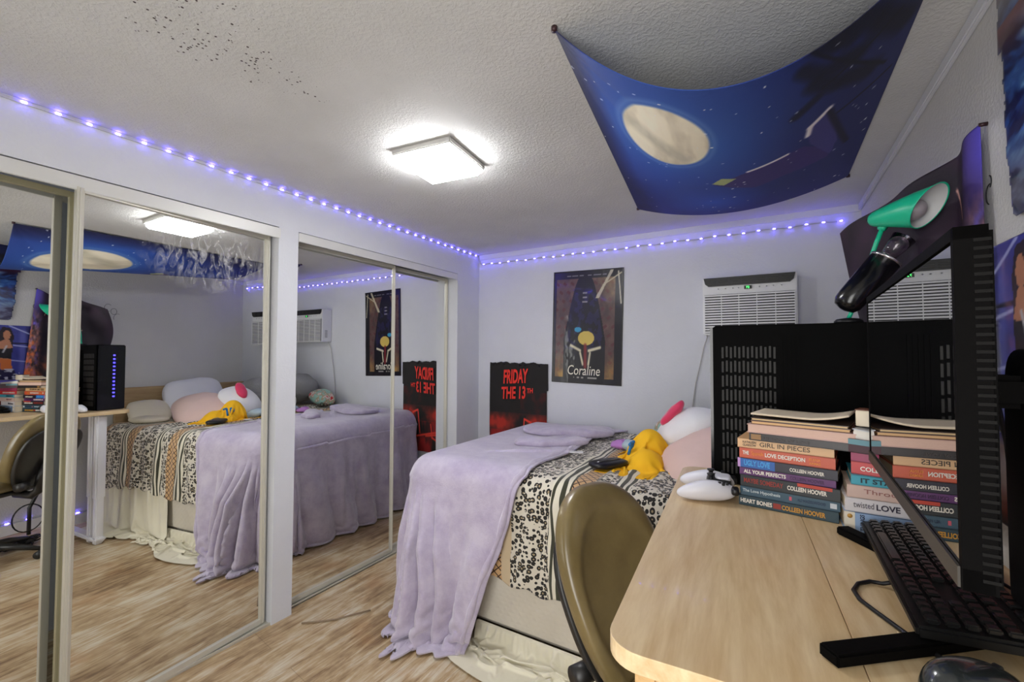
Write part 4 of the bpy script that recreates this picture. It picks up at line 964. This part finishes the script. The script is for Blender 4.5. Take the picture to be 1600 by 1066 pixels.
# y runs from numpad (near, small y) to escape (far, large y)
rowsx = [.010 + .0195 * i for i in range(6)]    # x=0 edge is the typing side (space bar row first)
for ri, rx in enumerate(rowsx):
    xx = rx + .010 + (.006 if ri == 5 else 0)
    ys = [.016 + .0185 * k for k in range(4)] + [.096 + .0185 * k for k in range(3)] + [.158 + .0185 * k for k in range(15)]
    if ri == 0: ys = [.016 + .0185 * k for k in range(4)] + [.096 + .0185 * k for k in range(3)] + [.158, .1765, .195, .360, .3785, .397, .4155]
    if ri == 5: ys = [.016 + .0185 * k for k in range(4)] + [.096 + .0185 * k for k in range(3)] + [.158 + .0185 * k for k in range(15) if k not in (4, 9, 13)]
    if ri in (1, 3, 4): ys = [y for y in ys if not (.09 < y < .14 and ri in (2,))]
    for y in ys:
        if ri == 2 and .09 < y < .14: continue
        if ri == 0 and .19 < y < .2: pass
        if cnt < 99:
            o = kk if first else kk.copy()
            if not first: COL.objects.link(o)
            first = False; o.location = (xx, y, .0165); cnt += 1
        else: rest.box((xx, y, .0205), (.0150, .0150, .008), bev=.0022)
ro = rest.build('keys', M_key, kb); ro['kind'] = 'stuff'
MB().box((.020, .278, .0205), (.0150, .135, .008), bev=.0022).build('space_bar', M_key, kb)
# front lip wear
for (y) in (.03, .40): MB().box((.128, y, -.006), (.012, .03, .012), bev=.002).build('riser', M_kb, kb)
tag(MB().tube([(2.315, .965, DZ + .016), (2.30, .972, DZ + .006), (2.283, .975, DZ + .004), (2.264, .955, DZ + .004), (2.254, .925, DZ + .004), (2.258, .895, DZ + .004), (2.272, .868, DZ + .004), (2.292, .832, DZ + .004), (2.31, .80, DZ + .004), (2.33, .77, DZ + .004), (2.36, .755, DZ+.004)], .0034, 8).build('keyboard_cable', M_blk), 'black cable looping out from under the keyboard on the desktop', 'cable')
# mouse
M_mouse = mat('dark_glossy_mouse', (40, 44, 44), .22, coat=.5)
ms = empty('computer_mouse', (2.335, .70, DZ), R(-42), 'dark glossy computer mouse at the near end of the desk', 'computer mouse')
MB().superell((.036, .066, .046), .75, .85, 36, 24, lambda p: Vector((p.x * (1 - .12 * p.y / .058), p.y, max(.0, p.z * (1 - .25 * p.y / .058)) * 1.0 + .001))).build('shell', M_mouse, ms)
MB().cyl((-.003, .036, .031), (.003, .036, .031), .008, n=14).build('scroll_wheel', M_blk, ms)
MB().tube([(0, .0, .047), (0, .02, .0428), (0, .045, .030), (0, .055, .022)], .0012, 5).build('button_seam', M_blk, ms)

# teal desk lamp standing on the tower
M_teal = mat('teal_lacquer', (28, 186, 142), .3, var=.03); M_inner = mat('white_lamp_inside', (200, 200, 200), .5); M_bulb = mat('frosted_bulb', (150, 142, 146), .3)
TT = DZ + TWZ
lp = empty('desk_lamp', (2.334, 1.56, TT), 0, 'teal metal desk lamp with bullet shade standing on the computer tower', 'lamp')
O = Vector((2.334, 1.56, TT)); tail = Vector((2.391, 1.56, 1.726)); mouth = Vector((2.490, 1.468, 1.722))
d = (mouth - tail); Ls = d.length; zax = d.normalized(); xax = zax.orthogonal().normalized(); yax = zax.cross(xax); AX = Matrix(((xax.x, yax.x, zax.x), (xax.y, yax.y, zax.y), (xax.z, yax.z, zax.z)))
MB().lathe([(.004, -.004), (.016, -.001), (.020, .006), (.024, .020), (.034, .06), (.043, .10), (.048, .13), (.050, Ls), (.048, Ls), (.046, Ls - .01), (.040, .10), (.02, .03), (.001, .025)], tail - O, 40, AX, False).build('lamp_shade', M_teal, lp); oblique(bpy.data.objects['lamp_shade'], tail - O, zax, Ls)
MB().lathe([(.0475, Ls - .0015), (.0445, .13), (.039, .10), (.03, .06), (.018, .032), (.001, .030)], tail - O, 40, AX, False).build('shade_lining', M_inner, lp); oblique(bpy.data.objects['shade_lining'], tail - O, zax, Ls)
MB().superell((.028, .028, .034), 1, 1, 24, 16, lambda p: AX @ (p + Vector((0, 0, .095))) + (tail - O)).build('bulb', M_bulb, lp)
MB().lathe([(.006, -.012), (.009, -.006), (.009, .0)], tail - O, 14, AX).build('cap', M_blk, lp)
J = Vector((2.413, 1.555, 1.700)); jt = MB(); jt.cyl(J - O + Vector((-.006, 0, .004)), J - O + Vector((.006, -.008, -.004)), .009, n=12); jt.build('joint', M_teal, lp)
armp = [J, Vector((2.400, 1.562, 1.66)), Vector((2.383, 1.565, 1.60)), Vector((2.362, 1.565, 1.53)), Vector((2.342, 1.56, 1.47)), Vector((2.334, 1.56, TT + .012))]
MB().tube([p - O for p in armp], [.006, .006, .006, .0055, .0055, .0055], 10).build('arm', M_teal, lp)
MB().lathe([(.034, 0), (.034, .006), (.028, .012), (.008, .015)], (0, 0, .0), 28).build('base', M_blk, lp)
# black tumbler leaning on the lamp
tb0 = Vector((2.322, 1.515, TT + .046)); tb1 = Vector((2.412, 1.515, 1.604)); zax = (tb1 - tb0).normalized(); Lt = (tb1 - tb0).length; xax = zax.orthogonal().normalized(); yax = zax.cross(xax); AX2 = Matrix(((xax.x, yax.x, zax.x), (xax.y, yax.y, zax.y), (xax.z, yax.z, zax.z)))
tu = empty('tumbler', (2.322, 1.515, TT), 0, 'black glossy tumbler with silver rim tipped against the teal lamp', 'tumbler')
off = tb0 - Vector((2.322, 1.515, TT)); M_gb = mat('gloss_black', (14, 14, 16), .2)
MB().lathe([(.008, -.012), (.026, -.006), (.034, .008), (.036, .03), (.037, Lt)], off, 28, AX2).build('body', M_gb, tu)
MB().lathe([(.0375, Lt - .004), (.0385, Lt - .001), (.0385, Lt + .002), (.036, Lt + .003)], off, 28, AX2).build('rim', mat('silver_rim', (200, 196, 200), .2, .9), tu)
cp = MB().lathe([(.012, -.03), (.018, -.026), (.024, 0), (.028, .03), (.027, .03), (.023, 0), (.017, -.024), (.001, -.026)], (2.438, 1.545, 1.640), 24, AX2, False)
M_clear = mat('clear_plastic', (235, 225, 235), .05, trans=1.0); cpo = cp.build('plastic_cup', M_clear); tag(cpo, 'clear crumpled plastic cup tucked beside the black tumbler', 'cup')

# ================================================================= CLOTHS ON CEILING / RIGHT WALL
def tap_pos(s, t):
    A_ = np.array([1.671, .999, 2.183]); B_ = np.array([1.498, 2.503, 2.183]); C_ = np.array([2.465, 2.527, 2.183]); D_ = np.array([2.46, 1.13, 2.183])
    s = s[..., None]; t = t[..., None]; P = A_ * (1 - s) * (1 - t) + D_ * s * (1 - t) + B_ * (1 - s) * t + C_ * s * t
    sg = (.24 * (1 - t) + .095 * t) * 4 * s * (1 - s); P[..., 2:3] -= sg
    _an = np.arctan2(t, s); _r = np.hypot(s, t); P[..., 2] -= (.05 * np.abs(np.sin(_an * 7)) * _r * np.exp(-_r * 5))[..., 0]
    return P
U, V = paint_grid(220, 330)
C2 = np.zeros(U.shape + (3,)) + np.array([24, 34, 92.])
C2 = blend(C2, (44, 92, 170), np.clip(1.25 - np.hypot((U - .30) / .42, (V - .28) / .42), 0, 1) * .9); C2 = blend(C2, (14, 14, 44), np.clip((.10 - U) * 9, 0, 1)); C2 = blend(C2, (34, 30, 130), np.clip((V - .75) * 3, 0, 1) * .7); C2 = blend(C2, (36, 84, 190), np.clip(1 - np.hypot((U - .42) / .25, (V - .8) / .2), 0, 1) * .8)
C2 = blend(C2, (28, 60, 150), vnoise(U, V, 4, 61) * np.clip(1 - np.hypot(U - .35, V - .75) * 2, 0, 1)); C2 = blend(C2, (34, 40, 84), np.clip((U - .55) * 2.4, 0, 1) * .75); C2 = blend(C2, (20, 14, 30), np.clip((V - .55) * 2, 0, 1) * np.clip((.16 - U) * 9, 0, 1) * vnoise(U, V, 9, 3) * 1.5)
md = np.hypot((U - .288) / .145, (V - .243) / .160); moon = blend(C2, (206, 200, 178), np.clip((1.05 - md) * 14, 0, 1)); cr_ = vnoise(U * 3, V * 1.2, 5, 66)
moon = blend(moon, (168, 160, 138), (md < 1) * np.clip(cr_ - .42, 0, 1) * 3); moon = blend(moon, (150, 148, 128), seg(U, V, (.19, .20), (.33, .35), .030) * .5); moon = blend(moon, (222, 216, 196), (md < .98) * np.clip(.5 - cr_, 0, 1) * 1.5); C2 = moon
C2 = blend(C2, (120, 150, 190), np.clip(1 - np.abs(md - 1.12) * 9, 0, 1) * .35)
for (a, b, w_) in (((.70, -.02), (.76, .03), .022), ((.78, .11), (.84, .13), .03), ((.69, .05), (.74, .10), .022), ((.73, .13), (.80, .19), .026), ((.83, .20), (.90, .25), .028), ((.76, .01), (.80, .05), .022), ((.80, .0), (.86, .05), .03), ((.88, .08), (.96, .16), .03), ((.75, .2), (.7, .24), .018)):
    C2 = blend(C2, (16, 16, 34), seg(U, V, a, b, w_) * .85)
for (a, b) in (((.70, .0), (.95, .28)), ((.76, .17), (.93, .10)), ((.84, .36), (.98, .33))): C2 = blend(C2, (16, 16, 34), seg(U, V, a, b, .005))
body = [(.563, .503), (.672, .473), (.752, .462), (.859, .585), (.864, .662), (.706, .654), (.597, .688), (.48, .623), (.423, .582)]
wing = [(.759, .407), (.757, .349), (.805, .30), (.848, .41), (.878, .559), (.871, .652), (.777, .473)]
C2 = blend(C2, (52, 38, 96), inpoly(U, V, body) * .9); C2 = blend(C2, (58, 54, 112), inpoly(U, V, wing) * .9)
for a, b, w_ in (((.563, .503), (.70, .468), .007), ((.757, .40), (.757, .349), .009), ((.757, .349), (.805, .300), .010)): C2 = blend(C2, (216, 204, 204), seg(U, V, a, b, w_))
C2 = blend(C2, (150, 160, 110), inpoly(U, V, [(.423, .576), (.463, .528), (.519, .548), (.47, .60)])); C2 = blend(C2, (20, 18, 40), seg(U, V, (.81, .32), (.92, .62), .010))
rs = np.random.RandomState(4)
for _ in range(90):
    a, b = rs.rand(2); r = rs.choice([.0022, .003, .0045], p=[.6, .3, .1]); C2 = blend(C2, (225, 230, 240), (np.hypot(U - a, (V - b) * 1.5) < r * 1.2) * (.5 + .5 * rs.rand()))
M_tap = NT('night_sky_tapestry'); _a = M_tap.N('ShaderNodeVertexColor', layer_name='Col'); M_tap.L(_a.outputs[0], M_tap.b.inputs['Base Color']); M_tap.b.inputs['Roughness'].default_value = .7
M_tap.bump(M_tap.noise(M_tap.coord('Object'), 90, 3), .25, .002); M_tap = M_tap.m
C2 = np.clip(C2 * 1.22, 0, 255)
tg = grid_obj('tapestry', tap_pos(U, V), M_tap, cols=C2, thick=.0015, flip=True); tag(tg, 'dark blue night sky tapestry with a full moon pinned sagging from the ceiling', 'tapestry')
M_pin = mat('dark_pin', (60, 36, 40), .4, .3)
for (x, y) in ((1.671, .999), (1.498, 2.503), (2.465, 2.527), (2.46, 1.13)): MB().cyl((x, y, 2.178), (x, y, ZC), .008, n=10).build('pin', M_pin, tg)

# galaxy tapestry hanging on the right wall behind the monitor
n1, n2 = 120, 150; U, V = paint_grid(n1, n2)    # u: near(0) -> far(1), v: top(1) -> bottom(0)
topN, topM, topF = np.array([2.578, 1.446, 1.897]), np.array([2.55, 1.52, 1.853]), np.array([2.335, 1.72, 1.735])
def qb(u): u = u[..., None]; return np.where(u < .3, topN + (topM - topN) * (u / .3), topM + (topF - topM) * ((u - .3) / .7))
botN = np.array([2.56, 1.36, .96]); botF = np.array([2.44, 1.80, .96])
top = qb(U); bot = botN + (botF - botN) * U[..., None]; w_ = V[..., None]; P = bot * (1 - w_) + top * w_
P[..., 0] += .10 * np.clip(U - .3, 0, 1) * (1 - V) * V * 1.0 - .012 * np.sin(U * 16) * (1 - V * .3); P[..., 0] = np.minimum(P[..., 0], 2.582)
P[..., 1] += .10 * np.sin(np.clip((V - .55) / .45, 0, 1) * PI) * np.clip(U - .6, 0, 1)
C3 = np.zeros(U.shape + (3,)) + np.array([30, 20, 34.]); nn = vnoise(U, V * 1.5, 5, 71)
C3 = blend(C3, (66, 38, 66), np.clip(nn - .35, 0, 1) * 2 * np.clip((V - .6) * 3, 0, 1)); C3 = blend(C3, (82, 70, 190), np.clip(1 - U / .22, 0, 1) * np.clip((V - .72) * 5, 0, 1))
st_ = np.clip(1 - U / .20, 0, 1) * np.clip((.86 - V) * 6, 0, 1); C3 = blend(C3, (206, 150, 150), st_ * np.clip(vnoise(U * 3, V * 3, 9, 72) - .3, 0, 1) * 2.5); C3 = blend(C3, (226, 110, 50), st_ * np.clip((.70 - V) * 5, 0, 1) * np.clip(vnoise(U * 4, V * 5, 9, 73) - .38, 0, 1) * 4)
C3 = blend(C3, (110, 90, 210), st_ * np.clip(vnoise(U * 4, V * 4, 6, 74) - .5, 0, 1) * 4); C3 = blend(C3, (220, 110, 56), np.clip(.55 - V, 0, 1) * np.clip(vnoise(U + V, V * 2, 7, 75) - .45, 0, 1) * 9)
C3 = blend(C3, (200, 150, 140), seg(U, V, (.30, .90), (.20, .80), .006) + seg(U, V, (.62, .72), (.45, .60), .004))
tp2 = grid_obj('tapestry', P, M_tap, cols=C3, thick=.0015); tag(tp2, 'black and orange galaxy tapestry hanging on the right wall behind the monitor', 'tapestry')
MB().cyl((2.575, 1.446, 1.895), (XW, 1.446, 1.895), .005, n=8).build('pin', M_pin, tp2)
# wrestling poster (blue) on right wall
U, V = paint_grid(120, 110)    # u: far(0) -> near(1)
ya, yb, za, zb_ = 1.478, .86, 1.18, 1.594
C4 = np.zeros(U.shape + (3,)) + np.array([58, 62, 150.]); C4 = blend(C4, (36, 34, 92), np.clip(vnoise(U, V, 4, 81) - .4, 0, 1) * 3 + (U < .14) * .4)
C4 = blend(C4, (120, 124, 200), seg(U, V, (.16, .9), (.16, .1), .03) * .5)
for v0 in (.77, .58, .30): C4 = blend(C4, (170, 176, 224), seg(U, V, (0, v0), (.28, v0 + .06 + (.16 if v0 > .7 else 0)), .010)); 
C4 = blend(C4, (24, 22, 50), seg(U, V, (0, .66), (1, .70), .012))
fx = .30
C4 = blend(C4, (34, 20, 32), inpoly(U, V, [(fx - .03, .95), (fx + .04, .97), (fx + .09, .80), (fx + .12, .50), (fx + .05, .45), (fx - .05, .60), (fx - .06, .80)]))
C4 = blend(C4, (190, 128, 96), np.hypot((U - fx) / .032, (V - .82) / .085) < 1); C4 = blend(C4, (190, 128, 96), inpoly(U, V, [(fx - .02, .74), (fx + .02, .74), (fx + .09, .66), (fx + .11, .50), (fx + .06, .40), (fx + .04, .18), (fx - .05, .18), (fx - .035, .45), (fx - .05, .60)]))
C4 = blend(C4, (26, 22, 30), inpoly(U, V, [(fx - .05, .58), (fx + .07, .56), (fx + .06, .40), (fx - .045, .38)])); C4 = blend(C4, (200, 196, 204), seg(U, V, (fx, .62), (fx + .03, .50), .008)); C4 = blend(C4, (206, 110, 50), inpoly(U, V, [(fx - .045, .37), (fx + .055, .38), (fx + .05, .2), (fx - .05, .16)]))
C4 = blend(C4, (30, 26, 70), inpoly(U, V, [(fx - .07, .18), (fx + .07, .18), (fx + .09, 0), (fx - .1, 0)])); C4 = blend(C4, (210, 210, 230), (V < .2) * (vnoise(U * 3, V * 3, 9, 84) > .58) * (U < fx + .1) * (U > fx - .12) * .9)
P = np.stack([XW - .006 - .004 * vnoise(U, V, 4, 85), ya + (yb - ya) * U, za + (zb_ - za) * V], -1)
ps = grid_obj('wall_poster', P, M_print, cols=C4, thick=.0012); tag(ps, 'blue ringside poster of a long-haired woman in black, on the right wall', 'poster')
# painterly figure cut-out above it
U, V = paint_grid(110, 160); ya, yb, za, zb_ = 1.372, .75, 1.60, 2.14
edge_ = .035 + .05 * vnoise(V * 5, V * 0 + .3, 1.5, 91, 3) + .09 * np.clip(.30 - V, 0, 1) * 2 - .03 * (V > .75)
keep = (U > edge_) & (V > .03 + .08 * vnoise(U * 6, V * 0, 2, 92)); C5 = np.zeros(U.shape + (3,)) + np.array([50, 90, 160.]); sw = vnoise(U * 2 + .3 * np.sin(V * 9), V * 3, 6, 93); C5 = blend(C5, (24, 30, 74), np.clip(sw - .45, 0, 1) * 5); C5 = blend(C5, (120, 176, 220), np.clip(.42 - sw, 0, 1) * 5)
C5 = blend(C5, (112, 36, 30), np.clip((V - .68) * 6, 0, 1) * (V < .86) * .85); C5 = blend(C5, (120, 104, 96), np.clip((V - .84) * 8, 0, 1) * .8); C5 = blend(C5, (118, 120, 138), np.clip((.42 - V) * 5, 0, 1) * .8); C5 = blend(C5, (52, 48, 80), np.clip(sw - .5, 0, 1) * 5 * (V < .42))
P = np.stack([XW - .008 - .003 * vnoise(U, V, 4, 95), ya + (yb - ya) * U, za + (zb_ - za) * V], -1)
dc = grid_obj('wall_decal', P, M_print, cols=C5, thick=.0012, keep=keep); tag(dc, 'blue and red painterly cut-out decal high on the right wall', 'wall decal')
# lower poster, white fading to red
U, V = paint_grid(60, 60); C6 = np.zeros(U.shape + (3,)) + np.array([214, 190, 180.]); C6 = blend(C6, (140, 28, 30), np.clip((.42 - V + .2 * U) * 5, 0, 1)); C6 = blend(C6, (30, 22, 40), np.clip((.15 - V) * 8, 0, 1)); C6 = blend(C6, (84, 78, 190), np.clip((V - .85) * 8, 0, 1))
P = np.stack([XW - .006 + 0 * U, 1.44 - .5 * U, .97 + .205 * V], -1); wp = grid_obj('wall_poster', P, M_print, cols=C6, thick=.0012); tag(wp, 'white and red poster low on the right wall behind the monitor stand', 'poster')
# marker strokes on the right wall
wr_ = bpy.data.objects['wall_right']; mk = MB()
for c, r, a0_, a1_ in (((1.88, 1.745), .022, 0, 6.3), ((1.84, 1.775), .026, .8, 5.2), ((1.91, 1.69), .030, 1.2, 3.6), ((1.442, 1.725), .020, -1.2, 1.8), ((1.444, 1.755), .012, 1.8, 4.4)):
    mk.tube([(XW - .001, c[0] + r * math.cos(a), c[1] + r * 1.2 * math.sin(a)) for a in np.linspace(a0_, a1_, 14)], .0014, 5)
mk.build('marker_strokes', mat('black_marker', (40, 40, 44), .6), wr_)
# cables behind the monitor
for k, (lab, pts) in enumerate((('thick black monitor cable drooping behind the stand column', [(2.47, 1.06, 1.27), (2.50, 1.12, 1.19), (2.51, 1.13, 1.08), (2.50, 1.11, .98), (2.52, 1.08, .956)]),
        ('black cable crossing the desktop behind the monitor', [(2.40, 1.32, .956), (2.45, 1.20, .956), (2.47, 1.10, .956), (2.50, 1.00, .956), (2.53, .92, .956)]),
        ('thin black wire curving round the near end of the keyboard', [(2.44, .93, .956), (2.47, .92, .956), (2.50, .89, .956), (2.51, .86, .956), (2.49, .84, .956)]))):
    b = MB(); q = []
    for i in range(len(pts) - 1):
        for s in range(5): q.append(Vector(pts[i]).lerp(Vector(pts[i + 1]), s / 5))
    q.append(Vector(pts[-1])); b.tube(q, .004 if k == 0 else .003, 8); tag(b.build('cable', M_blk), lab, 'cable')

# ================================================================= UNDER THE DESK (seen in the mirror)
b = MB(); rs = random.Random(3); q = []
for i in range(220):
    a = i * .31; q.append((2.20 + .10 * math.cos(a) * (.6 + .4 * math.sin(i * .17)), 1.25 + .13 * math.sin(a * 1.07) * (.6 + .4 * math.cos(i * .11)), .012 + .035 * abs(math.sin(i * .23))))
b.tube(q, .005, 6); tag(b.build('cable_bundle', M_blk), 'tangled black cables heaped on the floor under the desk', 'cables')
b = MB(); q = []
for i in range(40): a = i / 39 * 2 * PI * 1.8; q.append((2.36 + .01 * i / 39, 1.36 + .085 * math.cos(a), .15 + .10 * math.sin(a)))
b.tube(q, .004, 6); tag(b.build('coiled_wire', M_blk), 'coil of black wire standing above the cable heap under the desk', 'cable')
st = empty('hair_steamer', (2.46, 1.56, 0), 0, 'white round head on a black curved handle standing under the desk', 'appliance')
MB().superell((.045, .075, .065), .9, .9, 28, 18, lambda p: p + Vector((0, 0, .72))).build('head', mat('cream_plastic', (214, 210, 196), .4), st)
MB().tube([(0, -.01, .67), (0, -.005, .60), (0, 0, .54)], [.05, .04, .018], 14).build('handle', M_pl, st)
MB().tube([(0, 0, .54), (0, .0, .46), (0, -.03, .39), (0, -.10, .34), (0, -.16, .20), (0, -.16, .0)], .012, 10).build('hose', M_pl, st)
b = MB(); b.box((2.40, 1.69, .42), (.03, .04, .84)); tag(b.build('wooden_post', mat('dark_stained_post', (52, 46, 38), .6)), 'dark upright post at the far end under the desk', 'post')
# wire on the floor from the closet pillar
tag(MB().tube([(.12, 1.37, .006), (.18, 1.42, .006), (.24, 1.48, .006), (.28, 1.55, .006), (.33, 1.62, .008)], .004, 6).build('floor_cord', mat('tan_cord', (140, 120, 96), .6)), 'tan cord lying on the floor between closet and blanket', 'cord')
